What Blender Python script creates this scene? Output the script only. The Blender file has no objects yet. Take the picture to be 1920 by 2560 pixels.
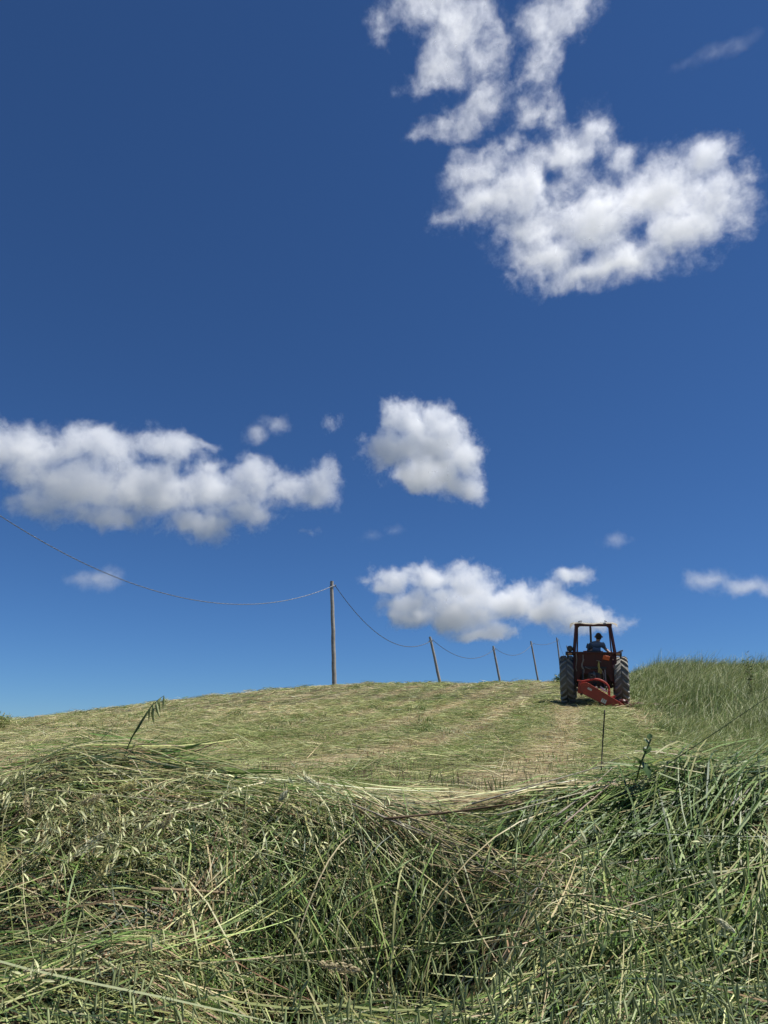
import bpy, bmesh, math, random
import numpy as np
from mathutils import Vector, Matrix, Quaternion

# ------------------------------------------------------------------ camera, sky, sun, exposure
scene = bpy.context.scene
EYE = 1.35                       # lens height above the track the viewer stands on
PITCH = math.radians(18.0)
FPX = 1775.0                     # focal length in pixels of the 1920 x 2560 photograph
cam_d = bpy.data.cameras.new("camera")
cam = bpy.data.objects.new("camera", cam_d)
scene.collection.objects.link(cam)
cam.location = (0, 0, EYE)
cam.rotation_euler = (math.pi / 2 + PITCH, 0, 0)
cam_d.sensor_fit = 'VERTICAL'
cam_d.sensor_height = 36.0
cam_d.sensor_width = 27.0
cam_d.lens = 36.0 * FPX / 2560.0
cam_d.clip_start = 0.02
cam_d.clip_end = 20000
scene.camera = cam

SUN_EL, SUN_AZ = math.radians(64.0), math.radians(94.0)   # azimuth clockwise from straight ahead
world = bpy.data.worlds.new("World")
scene.world = world
world.use_nodes = True
wn = world.node_tree
bg = wn.nodes["Background"]
sky = wn.nodes.new("ShaderNodeTexSky")
sky.sky_type = 'NISHITA'
sky.sun_disc = False
sky.sun_elevation = SUN_EL
sky.sun_rotation = SUN_AZ
sky.altitude = 1800
sky.air_density = 1.0
sky.dust_density = 0.0
sky.ozone_density = 10.0
tint = wn.nodes.new("ShaderNodeMix")            # the camera's white balance for a deep early-summer sky
tint.data_type = 'RGBA'
tint.blend_type = 'MULTIPLY'
tint.inputs["Factor"].default_value = 1.0
wn.links.new(sky.outputs[0], tint.inputs[6])
tint.inputs[7].default_value = (0.62, 0.83, 1.0, 1)
wn.links.new(tint.outputs[2], bg.inputs[0])
bg.inputs[1].default_value = 0.0665

sun_d = bpy.data.lights.new("sun", 'SUN')
sun_d.energy = 5.0
sun_d.angle = math.radians(0.53)
sun_d.color = (1.0, 0.965, 0.90)
sun = bpy.data.objects.new("sun", sun_d)
scene.collection.objects.link(sun)
SUN_DIR = Vector((math.sin(SUN_AZ) * math.cos(SUN_EL), math.cos(SUN_AZ) * math.cos(SUN_EL), math.sin(SUN_EL)))
sun.rotation_euler = (-SUN_DIR).to_track_quat('-Z', 'Y').to_euler()
sun.location = (10, 5, 60)

vs = scene.view_settings
vs.view_transform = 'Standard'
vs.look = 'None'
vs.exposure = 0.4
vs.gamma = 1.0
vs.use_curve_mapping = False
scene.render.engine = 'CYCLES'
cy = scene.cycles
cy.use_denoising = True
cy.max_bounces = 12
cy.volume_bounces = 12
cy.volume_step_rate = 1.6
cy.use_adaptive_sampling = True
cy.adaptive_threshold = 0.02
cy.diffuse_bounces = 4
cy.transmission_bounces = 4
cy.transparent_max_bounces = 8
cy.use_fast_gi = False

SP, CP = math.sin(PITCH), math.cos(PITCH)
def ray(px, py):
    """direction (forward y = 1) through a point of the photograph"""
    a = (px - 960.0) / FPX
    v = (1280.0 - py) / FPX
    fy, uz = CP - v * SP, SP + v * CP
    return Vector((a / fy, 1.0, uz / fy))
def at(px, py, dist):
    """the place at forward distance dist seen there"""
    return Vector((0, 0, EYE)) + ray(px, py) * dist

COL = scene.collection
def link(o, parent=None):
    COL.objects.link(o)
    if parent is not None:
        o.parent = parent
    return o
def tag(o, label=None, cat=None, group=None, kind=None):
    if label: o["label"] = label
    if cat: o["category"] = cat
    if group: o["group"] = group
    if kind: o["kind"] = kind
    return o

class NT:
    """small helper for node trees"""
    def __init__(self, tree): self.t = tree
    def n(self, typ, ins=None, **kw):
        nd = self.t.nodes.new(typ)
        for k, v in kw.items(): setattr(nd, k, v)
        if ins:
            for k, v in ins.items():
                s = nd.inputs[k]
                if hasattr(v, "is_output"): self.t.links.new(v, s)
                else: s.default_value = v
        return nd
    def m(self, op, a, b=None, c=None, clamp=False):
        ins = {0: a}
        if b is not None: ins[1] = b
        if c is not None: ins[2] = c
        return self.n("ShaderNodeMath", ins, operation=op, use_clamp=clamp).outputs[0]
    def vm(self, op, a, b=None, out=0):
        ins = {0: a}
        if b is not None: ins[1] = b
        return self.n("ShaderNodeVectorMath", ins, operation=op).outputs[out]
    def l(self, a, b): self.t.links.new(a, b)
# ------------------------------------------------------------------ clouds: real volumes, baked to grids by geometry nodes
def cloud_material(name, density, aniso):
    m = bpy.data.materials.new(name)
    m.use_nodes = True
    t = NT(m.node_tree)
    m.node_tree.nodes.clear()
    out = t.n("ShaderNodeOutputMaterial")
    pv = t.n("ShaderNodeVolumePrincipled", {"Color": (0.995, 0.997, 1.0, 1), "Density": density, "Anisotropy": aniso})
    t.l(pv.outputs[0], out.inputs["Volume"])
    return m

def make_cloud(label, R, blobs, holes=(), seed=0, tau=14.0, edge=3.0, amp=0.55, nscale=90.0, warp=40.0, vox=3.0, aniso=0.3, billow=0.22, powr=1.6, fine=0.35, thick=1.0, base=-0.16):
    """blobs: (px, py, rx, ry[, weight]) in pixels of the photograph; R: distance along the ray in metres"""
    rnd = random.Random(seed)
    x0 = min(b[0] - b[2] for b in blobs); x1 = max(b[0] + b[2] for b in blobs)
    y0 = min(b[1] - b[3] for b in blobs); y1 = max(b[1] + b[3] for b in blobs)
    cx, cyy = (x0 + x1) / 2, (y0 + y1) / 2
    d = ray(cx, cyy).normalized()
    right = d.cross(Vector((0, 0, 1))).normalized()
    up = right.cross(d).normalized()
    c0 = Vector((0, 0, EYE)) + d * R
    rot = Matrix((right, d, up)).transposed().to_4x4()
    mw = Matrix.Translation(c0) @ rot
    inv = mw.inverted()
    # metres per photograph pixel at that distance
    dd = math.hypot(cx - 960, cyy - 1280)
    s = R / math.hypot(FPX, dd)
    me = bpy.data.volumes.new("cloud")
    o = bpy.data.objects.new("cloud", me)
    link(o)
    o.matrix_world = mw
    tag(o, label, "cloud", "clouds in the blue sky")
    gt = bpy.data.node_groups.new("cloud_shape", "GeometryNodeTree")
    gt.interface.new_socket("Geometry", in_out='OUTPUT', socket_type='NodeSocketGeometry')
    t = NT(gt)
    out = t.n("NodeGroupOutput")
    pos = t.n("GeometryNodeInputPosition").outputs[0]
    wob = t.n("ShaderNodeTexNoise", {"Vector": t.vm('ADD', pos, (seed * 311.7, seed * 73.3, 0)), "Scale": 1.0 / (nscale * s * 0.9), "Detail": 4.5, "Roughness": 0.62})
    off = t.vm('MULTIPLY', t.vm('SUBTRACT', wob.outputs["Color"], (0.5, 0.5, 0.5)), (warp * 2 * s,) * 3)
    q = t.vm('ADD', pos, off)
    f = None
    lo = Vector((1e9,) * 3); hi = Vector((-1e9,) * 3)
    def loc(px, py):
        r_ = ray(px, py).normalized()
        p = Vector((0, 0, EYE)) + r_ * (R / max(0.2, r_.dot(d)))
        return inv @ p
    for b in blobs:
        w = b[4] if len(b) > 4 else 1.0
        c = loc(b[0], b[1])
        rx, rz = b[2] * s, b[3] * s
        ry = (0.35 * rx + 0.65 * rz) * thick
        c.y += rnd.uniform(-0.35, 0.35) * ry
        rr = Vector((rx, ry, rz)) * 1.12
        lo = Vector(map(min, lo, c - rr * 1.05)); hi = Vector(map(max, hi, c + rr * 1.05))
        e = t.vm('MULTIPLY', t.vm('SUBTRACT', q, tuple(c)), (1 / rr.x, 1 / rr.y, 1 / rr.z))
        v = t.m('MULTIPLY_ADD', t.vm('LENGTH', e, out=1), -1.0, w)
        f = v if f is None else t.m('SMOOTH_MAX', f, v, 0.22)
    for h in holes:
        c = loc(h[0], h[1])
        e = t.vm('MULTIPLY', t.vm('SUBTRACT', q, tuple(c)), (1 / (h[2] * s * 1.2), 1 / (h[2] * s * 7), 1 / (h[3] * s * 1.2)))
        v = t.m('MULTIPLY_ADD', t.vm('LENGTH', e, out=1), -1.0, 1.0)
        f = t.m('SUBTRACT', f, t.m('MULTIPLY', t.m('MAXIMUM', v, 0.0), 0.6 * (h[4] if len(h) > 4 else 1.0)))
    # fine structure: rolling billows and torn edges
    n1 = t.n("ShaderNodeTexNoise", {"Vector": t.vm('ADD', q, (seed * 91.0, 17.0 * seed, 5.0)), "Scale": 1.0 / (nscale * 0.55 * s), "Detail": 6.5, "Roughness": 0.70}).outputs[0]
    vo = t.n("ShaderNodeTexVoronoi", {"Vector": t.vm('ADD', q, (seed * 13.0, 0, seed * 7.0)), "Scale": 1.0 / (nscale * 0.62 * s), "Detail": 2.0, "Roughness": 0.55}, feature='F1').outputs["Distance"]
    f = t.m('ADD', f, t.m('MULTIPLY', t.m('SUBTRACT', n1, 0.52), amp * 2))
    f = t.m('ADD', f, t.m('MULTIPLY', t.m('SUBTRACT', 0.45, vo), billow))
    n2 = t.n("ShaderNodeTexNoise", {"Vector": t.vm('ADD', q, (seed * 31.0, 7.0, 55.0)), "Scale": 1.0 / (nscale * 0.17 * s), "Detail": 3.0, "Roughness": 0.7, "Distortion": 0.6}).outputs[0]
    f = t.m('ADD', f, t.m('MULTIPLY', t.m('SUBTRACT', n2, 0.5), fine))
    g = t.m('MULTIPLY', t.m('SUBTRACT', f, 0.06 + base), edge)
    dens = t.m('MULTIPLY', g, 1.0, clamp=True)
    dens = t.m('POWER', dens, powr)
    size = hi - lo
    res = [max(8, min(420, int(size[i] / (vox * s * (2.4 if i == 1 else 1.0))))) for i in range(3)]
    vc = t.n("GeometryNodeVolumeCube", {"Density": dens, "Background": 0.0, "Min": tuple(lo), "Max": tuple(hi), "Resolution X": res[0], "Resolution Y": res[1], "Resolution Z": res[2]})
    thick_m = max(b[3] for b in blobs) * s * 2 * thick
    mat = cloud_material("cloud_vapour", 1.2 * tau / thick_m, aniso)
    sm = t.n("GeometryNodeSetMaterial", {"Geometry": vc.outputs[0], "Material": mat})
    t.l(sm.outputs[0], out.inputs[0])
    mod = o.modifiers.new("cloud_shape", 'NODES')
    mod.node_group = gt
    me.materials.append(mat)
    return o

make_cloud("large ragged white cloud in the upper right with small blue holes", 1100,
    [(1190,430,85,60),(1185,510,90,55),(1300,470,130,90),(1415,400,105,80),(1490,335,42,70,0.9),(1340,570,110,60),(1370,650,110,70),(1500,550,160,100),
     (1650,470,140,80),(1765,395,85,50),(1700,560,140,90),(1790,490,80,75),(1560,650,150,60),(1440,690,130,34),(1110,545,70,40,0.7),(1870,430,50,45,0.7),(1250,365,90,40,0.75),(1850,560,60,55,0.7),(1560,400,70,50,0.75)],
    [(1392,437,48,26,0.9),(1478,425,30,34,0.8),(1592,582,34,40,0.8)], seed=1, thick=0.45, powr=2.0, tau=3.6, edge=1.0, amp=0.9, fine=0.7, base=-0.30)
make_cloud("torn wispy white cloud reaching the top edge left of its neighbour", 1000,
    [(1040,15,95,60),(955,75,50,55,0.85),(1150,60,105,90),(1110,150,80,90),(1200,110,70,90),(1080,215,85,36,0.95),(1200,255,90,75),(1150,315,105,42),
     (1060,335,70,24,0.9),(1330,270,75,60,0.95),(1385,290,55,45,0.85),(1120,-40,130,60),(1270,215,40,40,0.7)],
    [(1207,100,34,36,1.0),(1130,235,55,30,0.9),(1010,130,40,60,0.7)], seed=2, thick=0.42, powr=2.0, tau=2.8, edge=0.9, amp=1.0, fine=0.75, base=-0.28)
make_cloud("soft white cloud cut by the top edge, right of the torn one", 1000,
    [(1380,55,88,68),(1350,140,60,55),(1440,15,65,60),(1320,195,50,34,0.85),(1420,-40,80,50)], seed=3, thick=0.45, powr=2.0, tau=2.8, edge=1.0, amp=0.8, fine=0.6, base=-0.24)
make_cloud("faint thin wisp of cloud near the upper right corner", 1000,
    [(1790,125,75,26,0.85),(1850,105,60,22,0.85),(1720,155,60,16,0.75)], seed=4, tau=0.32, edge=0.6, amp=0.9, fine=0.5, base=-0.26)
make_cloud("biggest long white cumulus cloud with a grey base at the left edge", 2000,
    [(-60,1130,120,80),(60,1130,150,80),(250,1115,140,62),(420,1115,110,56),(520,1115,48,26,0.85),(200,1210,180,80),(110,1265,95,52),(380,1225,170,90),(540,1230,120,80),(640,1200,100,72),
     (250,1290,130,42),(500,1310,115,52),(630,1285,85,55),(710,1225,85,66),(790,1225,82,68),(820,1180,58,45),(770,1338,70,24,0.55)],
    [(715,1270,36,24,0.5)], seed=5, thick=0.7, billow=0.34, tau=2.4, edge=2.3, amp=0.66, fine=0.5, base=-0.12)
make_cloud("rounded puffy white cloud in the middle of the sky", 1800,
    [(960,1015,30,30,0.7),(1010,1050,68,58),(1090,1060,62,50),(1015,1130,110,58),(1100,1115,82,75),(1080,1190,115,50),(1160,1215,62,48),(1172,1150,52,65),(840,1062,55,32,0.58)],
    seed=6, thick=0.55, billow=0.3, tau=3.0, edge=2.0, amp=0.78, fine=0.5, base=-0.20)
make_cloud("tiny torn white wisp between the two larger middle clouds", 1800,
    [(690,1060,44,28,0.9),(642,1085,36,34,0.9)], seed=7, tau=1.6, edge=0.85, amp=0.85, nscale=50, warp=18, vox=2.4, fine=0.5, base=-0.24)
make_cloud("low white cumulus cloud just above the hill behind the tractor", 2600,
    [(980,1450,82,48),(1080,1440,92,42),(1180,1455,90,50),(1020,1510,84,48),(1040,1540,84,44),(1150,1545,130,48),(1150,1500,120,50),(1280,1510,120,52),(1380,1530,120,52),(1465,1550,95,44),(1550,1560,60,36,0.8),(1370,1475,60,40,0.85),
     (1435,1440,66,34,0.9),(1200,1580,110,26)], seed=8, thick=0.7, billow=0.34, tau=2.4, edge=2.3, amp=0.66, fine=0.5, base=-0.12)
make_cloud("small faint cloud low on the left behind the cable", 2400,
    [(245,1450,75,32,0.9),(200,1450,52,22,0.8),(280,1440,40,30,0.85)], seed=9, tau=1.3, edge=0.8, amp=0.8, nscale=55, warp=18, vox=2.4, fine=0.5, base=-0.22)
make_cloud("thin low cloud at the right edge above the standing grass", 2400,
    [(1770,1450,70,30,0.88),(1860,1465,80,26,0.9),(1940,1470,70,24,0.9)], seed=10, tau=1.6, edge=0.8, amp=0.85, nscale=60, warp=18, vox=2.4, fine=0.5, base=-0.24)
make_cloud("tiny faint puff of cloud above and right of the tractor", 2400,
    [(1540,1350,46,26,0.85)], seed=11, tau=0.9, edge=0.75, amp=0.85, nscale=45, warp=14, vox=2.4, fine=0.5, base=-0.22)
make_cloud("faint shred of cloud between the middle cloud and the low one", 2400,
    [(930,1340,40,22,0.8),(985,1325,40,18,0.8)], seed=12, tau=0.5, edge=0.7, amp=0.9, nscale=45, warp=16, vox=2.6, fine=0.5, base=-0.20)
# ------------------------------------------------------------------ terrain
rng = np.random.default_rng(7)
ROW = math.radians(16.1)                    # heading of the mown rows, clockwise from straight ahead
RS, RC = math.sin(ROW), math.cos(ROW)

_ys = np.linspace(0, 400, 8001)
_sl = np.interp(_ys, [0, 3, 12, 20, 27, 37, 60, 120, 200, 400], [0.012, 0.026, 0.078, 0.112, 0.150, -0.015, -0.06, -0.06, 0.0, 0.0])
_zb = np.concatenate([[0], np.cumsum(0.5 * (_sl[1:] + _sl[:-1]) * np.diff(_ys))])
def sstep(a, b, x):
    t = np.clip((x - a) / (b - a), 0, 1)
    return t * t * (3 - 2 * t)
def vnoise(x, y, seed=0):
    """smooth value noise in 2-D, 0..1"""
    xi = np.floor(x).astype(np.int64); yi = np.floor(y).astype(np.int64)
    fx = x - xi; fy = y - yi
    fx = fx * fx * (3 - 2 * fx); fy = fy * fy * (3 - 2 * fy)
    def h(a, b):
        n = (a * 374761393 + b * 668265263 + seed * 1274126177) & 0x7fffffff
        n = ((n ^ (n >> 13)) * 1274126177) & 0x7fffffff
        return ((n ^ (n >> 16)) & 0xffff) / 65535.0
    return (h(xi, yi) * (1 - fx) + h(xi + 1, yi) * fx) * (1 - fy) + (h(xi, yi + 1) * (1 - fx) + h(xi + 1, yi + 1) * fx) * fy
def fbm(x, y, seed=0, oct=4):
    s = 0; a = 0.5; t = 0
    for i in range(oct):
        s = s + a * vnoise(x * 2 ** i, y * 2 ** i, seed + i * 17); t += a; a *= 0.5
    return s / t

def height(x, y):
    """ground height: track at the viewer's feet, a short bank, then the field up to the crest"""
    x = np.asarray(x, float); y = np.asarray(y, float)
    field = EYE - 0.335 + np.interp(y, _ys, _zb)
    g = np.clip(y / 31.0, 0, 1.6) ** 1.3
    left = np.clip(-1.0 - x, 0, None)
    lat = -1.55 * (left / 14.2) ** 1.35 + 0.012 * np.clip(x, -1, 40)
    lat = np.maximum(lat, -14)
    field = field + lat * g
    field = field + 0.10 * (fbm(x * 0.25 + 9, y * 0.25, 3) - 0.5) * sstep(3, 9, y) + 0.05 * (fbm(x * 1.1, y * 1.1 + 4, 5) - 0.5)
    e = 0.12 * (fbm(x * 1.3, 0 * x + 2.0, 11) - 0.5)
    prof = np.interp(y - e, [0.35, 0.55, 0.80, 1.05, 1.35, 1.60, 1.76, 1.92, 2.15, 2.5], [1.0, 0.86, 0.52, 0.28, 0.175, 0.115, 0.04, -0.05, -0.05, 0.0])
    rid = 0.05 * np.exp(-((y - e - 1.98) / 0.22) ** 2) * fbm(x * 0.9 + 30, 0 * x, 21)
    lump = 0.09 * (fbm(x * 2.6, y * 2.6, 31) - 0.5) * sstep(0.5, 1.2, y) * sstep(2.9, 2.2, y)
    hollow = -0.30 * np.exp(-((x + 0.06) / 0.30) ** 4 - ((y - 1.64) / 0.17) ** 2) - 0.06 * np.exp(-((x + 0.95) / 0.25) ** 2 - ((y - 1.62) / 0.14) ** 2)
    heap = 0.028 * np.exp(-((x + 0.80) / 0.36) ** 2 - ((y - 2.0) / 0.24) ** 2) + 0.045 * np.exp(-((x - 0.92) / 0.34) ** 2 - ((y - 1.98) / 0.24) ** 2) - 0.03 * np.exp(-((x - 0.18) / 0.32) ** 2 - ((y - 2.0) / 0.26) ** 2)
    z = field * (1 - np.clip(prof, 0, 1)) - np.minimum(prof, 0) + rid + lump + hollow + heap
    return z

def grid_mesh(name, xs, ys):
    X, Y = np.meshgrid(xs, ys)
    Z = height(X, Y)
    co = np.stack([X, Y, Z], -1).reshape(-1, 3)
    nx, ny = len(xs), len(ys)
    i = np.arange(ny - 1)[:, None] * nx + np.arange(nx - 1)[None, :]
    q = np.stack([i, i + 1, i + nx + 1, i + nx], -1).reshape(-1, 4)
    me = bpy.data.meshes.new(name)
    me.vertices.add(len(co)); me.vertices.foreach_set("co", co.ravel())
    me.loops.add(q.size); me.loops.foreach_set("vertex_index", q.ravel().astype(np.int32))
    me.polygons.add(len(q)); me.polygons.foreach_set("loop_start", np.arange(0, q.size, 4, dtype=np.int32))
    me.polygons.foreach_set("use_smooth", np.ones(len(q), bool))
    me.update(calc_edges=True)
    return me

def soil_material():
    m = bpy.data.materials.new("soil_and_stubble"); m.use_nodes = True
    t = NT(m.node_tree)
    b = m.node_tree.nodes["Principled BSDF"]
    tc = t.n("ShaderNodeTexCoord").outputs["Object"]
    n1 = t.n("ShaderNodeTexNoise", {"Vector": tc, "Scale": 2.2, "Detail": 8.0, "Roughness": 0.7}).outputs[0]
    n2 = t.n("ShaderNodeTexNoise", {"Vector": tc, "Scale": 31.0, "Detail": 6.0, "Roughness": 0.75}).outputs[0]
    r = t.n("ShaderNodeValToRGB", {0: t.m('ADD', t.m('MULTIPLY', n1, 0.45), t.m('MULTIPLY', n2, 0.55))})
    cr = r.color_ramp
    cr.elements[0].position = 0.34; cr.elements[0].color = (0.030, 0.025, 0.014, 1)
    cr.elements[1].position = 0.66; cr.elements[1].color = (0.13, 0.12, 0.055, 1)
    e = cr.elements.new(0.5); e.color = (0.065, 0.062, 0.027, 1)
    t.l(r.outputs[0], b.inputs["Base Color"])
    b.inputs["Roughness"].default_value = 0.95
    bp = t.n("ShaderNodeBump", {"Height": n2, "Strength": 0.8, "Distance": 0.04})
    t.l(bp.outputs[0], b.inputs["Normal"])
    return m
SOIL = soil_material()
xs = np.concatenate([-np.geomspace(4000, 42, 26), np.linspace(-40, -4.2, 90), np.linspace(-4, 4, 161), np.linspace(4.2, 40, 90), np.geomspace(42, 4000, 26)])
ys = np.concatenate([-np.geomspace(4000, 2, 26), np.linspace(-1.5, 4, 111), np.linspace(4.2, 60, 220), np.geomspace(62, 6000, 30)])
gm = grid_mesh("ground", xs, ys)
gm.materials.append(SOIL)
ground = link(bpy.data.objects.new("ground", gm))
tag(ground, "soil of the bank and the mown hillside under the cut grass", kind="structure")

# ------------------------------------------------------------------ grass
def plant_material(name, trans=0.35, rough=0.5, spec=0.3):
    m = bpy.data.materials.new(name); m.use_nodes = True
    t = NT(m.node_tree)
    nodes = m.node_tree.nodes
    b = nodes["Principled BSDF"]; out = nodes["Material Output"]
    c = t.n("ShaderNodeAttribute", attribute_name="col").outputs["Color"]
    t.l(c, b.inputs["Base Color"])
    b.inputs["Roughness"].default_value = rough
    b.inputs["Specular IOR Level"].default_value = spec
    tr = t.n("ShaderNodeBsdfTranslucent", {"Color": c})
    mx = t.n("ShaderNodeMixShader", {0: trans, 1: b.outputs[0], 2: tr.outputs[0]})
    t.l(mx.outputs[0], out.inputs["Surface"])
    return m
M_GRASS = plant_material("grass_blades", 0.30, 0.45, 0.35)
M_STRAW = plant_material("cut_grass", 0.25, 0.6, 0.25)

PAL = {  # linear base colours of the plants
    'dark': (0.045, 0.080, 0.028), 'green': (0.100, 0.170, 0.040), 'mid': (0.175, 0.250, 0.065), 'olive': (0.250, 0.265, 0.095),
    'pale': (0.420, 0.435, 0.185), 'cream': (0.610, 0.580, 0.340), 'straw': (0.520, 0.430, 0.245), 'brown': (0.260, 0.170, 0.095), 'umber': (0.095, 0.066, 0.040), 'blue': (0.085, 0.130, 0.075)}
PK = list(PAL); PV = np.array([PAL[k] for k in PK])
def pick(n, w, jit=0.22):
    """n colours drawn with weights w = {name: weight or array of n}"""
    W = np.stack([np.broadcast_to(np.asarray(w.get(k, 0.0), float), (n,)) for k in PK], 1)
    c = np.cumsum(W, 1); c /= c[:, -1:]
    i = (rng.random(n)[:, None] > c).sum(1)
    col = PV[np.clip(i, 0, len(PK) - 1)]
    return col * np.exp(rng.normal(0, jit, (n, 1))) * (1 + rng.normal(0, 0.05, (n, 3)))

def strips(name, P, W, side, col, mat, tipcol=None):
    """P (n,k,3) centre lines, W (n,k) half widths, side (n,3) or (n,k,3), col (n,3) -> one mesh object"""
    n, k = P.shape[:2]
    if side.ndim == 2: side = side[:, None, :]
    V = np.empty((n, k, 2, 3))
    V[:, :, 0] = P - side * W[..., None]
    V[:, :, 1] = P + side * W[..., None]
    base = (np.arange(n) * k * 2)[:, None] + (np.arange(k - 1) * 2)[None, :]
    q = np.stack([base, base + 1, base + 3, base + 2], -1).reshape(-1, 4)
    me = bpy.data.meshes.new(name)
    me.vertices.add(n * k * 2); me.vertices.foreach_set("co", V.astype(np.float32).ravel())
    me.loops.add(q.size); me.loops.foreach_set("vertex_index", q.ravel().astype(np.int32))
    me.polygons.add(len(q)); me.polygons.foreach_set("loop_start", np.arange(0, q.size, 4, dtype=np.int32))
    me.polygons.foreach_set("use_smooth", np.ones(len(q), bool))
    C = np.ones((n, k, 2, 4), np.float32)
    if col.ndim == 2: col = col[:, None, :]
    C[..., :3] = col[:, :, None, :]
    a = me.attributes.new("col", 'FLOAT_COLOR', 'POINT')
    a.data.foreach_set("color", np.clip(C, 0, 1).ravel())
    me.update(calc_edges=True)
    me.materials.append(mat)
    return link(bpy.data.objects.new(name, me))

def norm(v): return v / np.maximum(np.linalg.norm(v, axis=-1, keepdims=True), 1e-9)

def lying(x, y, ang, L, h0, h1, K=5, curl=0.5, sag=1.0, wav=0.0, rigid=0.0):
    """centre lines of strands lying on the ground: start (x,y), heading ang, length L, height above the soil from h0 to h1"""
    n = len(x)
    t = np.linspace(0, 1, K)[None, :]
    a = ang[:, None] + curl * rng.normal(0, 1, (n, 1)) * (t - 0.3) + wav * rng.normal(0, 1, (n, K))
    st = L[:, None] / (K - 1)
    dx = np.cumsum(np.cos(a) * st, 1) - np.cos(a[:, :1]) * st
    dy = np.cumsum(np.sin(a) * st, 1) - np.sin(a[:, :1]) * st
    X = x[:, None] + dx - L[:, None] * 0.5 * np.cos(ang)[:, None]
    Y = y[:, None] + dy - L[:, None] * 0.5 * np.sin(ang)[:, None]
    H = h0[:, None] * (1 - t) + h1[:, None] * t + (sag * rng.normal(0, 0.3, n) * L * 0.12)[:, None] * np.sin(np.pi * t)
    G = height(X, Y)
    if rigid: G = np.maximum(G, rigid * (G[:, :1] * (1 - t) + G[:, -1:] * t) + (1 - rigid) * G)
    Z = G + np.maximum(H, 0.004)
    return np.stack([X, Y, Z], -1)

def in_view(P, m=1.15):
    """cheap keep-mask: points inside a generous wedge around the view (the place continues a few steps to either side)"""
    return np.abs(P[:, 0]) < (P[:, 1] * 0.56 * m + 2.6)

row_off = lambda x, y: x * RC - y * RS          # metres right of the line through tractor and viewer
row_len = lambda x, y: x * RS + y * RC
UNCUT = 1.02

# --- cut grass lying over the field
def field_strands(n, y0, y1, wid, Lr, K, name, label, hmax, hwid=1.0):
    # density falls with distance: sample y so that the picture gets an even cover
    u = rng.random(n * 3)
    y = 1 / (1 / y0 + u * (1 / y1 - 1 / y0)) if False else np.sqrt(y0 ** 2 + u * (y1 ** 2 - y0 ** 2))
    x = rng.uniform(-1, 1, len(y)) * (y * 0.60 + 2.2)
    o = row_off(x, y); s = row_len(x, y)
    keep = ~((o > UNCUT + 0.25) & (s > 9))
    x, y, o, s = [a[keep][:n] for a in (x, y, o, s)]
    n = len(x)
    # rows: greener swaths between dry, nearly bare strips, wobbling
    ph = (o + 0.40 * (fbm(s * 0.22, o * 0.3, 41) - 0.5)) / 1.52
    dry = 0.5 + 0.5 * np.cos(2 * np.pi * (ph - 0.62))
    patch = fbm(x * 0.55, y * 0.28, 51); tuft = fbm(x * 1.6 + 5, y * 0.8, 57); cl = fbm(x * 3.1, y * 2.4, 59, 3)
    leftdry = sstep(-1.5, -5.0, x - 0.15 * y + 1.5)
    d = np.clip(dry ** 2.6 * 1.5 + (patch - 0.5) * 1.8 + (tuft - 0.5) * 1.2 + 0.20 * leftdry - 0.16, 0, 1)
    gr = np.clip((tuft - 0.50) * 6, 0, 1) * (1 - d)
    col = pick(n, {'straw': 0.10 + 0.85 * d + 0.20 * leftdry, 'cream': 0.10 + 0.22 * d + 0.12 * leftdry, 'brown': 0.01 + 0.18 * d, 'umber': 0.01, 'pale': 0.56 * (1 - 0.75 * d), 'olive': 0.30 * (1 - 0.8 * d) + 0.1 * gr, 'mid': 0.16 * (1 - 0.9 * d) + 0.45 * gr, 'green': 0.05 * (1 - d) + 0.38 * gr, 'dark': 0.01 + 0.06 * gr}, 0.28)
    flow = (fbm(x * 0.45, y * 0.45, 61) - 0.5) * 2.6 + (fbm(x * 1.9, y * 1.9, 63) - 0.5) * 2.2
    ang = flow + rng.normal(0, 0.45, n) + np.where(rng.random(n) < 0.25, rng.uniform(-1.5, 1.5, n), 0)
    ang = np.where(rng.random(n) < 0.5, ang, ang + np.pi)
    L = rng.uniform(Lr[0], Lr[1], n)
    hs = hmax * (0.15 + 0.6 * (1 - d)) * (0.25 + 2.4 * np.clip(cl - 0.35, 0, 1) / 0.4)
    h0 = rng.uniform(0.0, 1, n) * hs; h1 = rng.uniform(0.0, 1, n) * hs
    up = rng.random(n) < 0.03
    h1 = np.where(up, h1 + rng.uniform(0.03, 0.13, n), h1)
    P = lying(x, y, ang, L, h0, h1, K, 0.8)
    w = wid * (0.6 + 0.8 * rng.random(n)) * np.maximum(1, y / hwid)
    W = w[:, None] * np.interp(np.linspace(0, 1, K), [0, 0.3, 1], [0.8, 1, 0.25])[None, :]
    T = norm(P[:, -1] - P[:, 0])
    side = norm(np.cross(T, np.array([0, 0, 1.0])) + rng.normal(0, 0.8, (n, 3)))
    o_ = strips(name, P, W, side, col, M_STRAW)
    tag(o_, label, "cut grass", kind="stuff")
    return o_
field_strands(105000, 2.1, 9.5, 0.0016, (0.09, 0.36), 4, "cut_grass", "freshly cut grass lying on the near part of the mown field", 0.085, 5.0)
field_strands(145000, 9.0, 21, 0.0030, (0.12, 0.42), 3, "cut_grass", "cut grass in swaths across the middle of the mown hillside", 0.09, 11.0)
field_strands(85000, 20, 41, 0.0062, (0.18, 0.55), 3, "cut_grass", "cut grass along the far crest of the mown hill", 0.10, 24.0)

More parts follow.
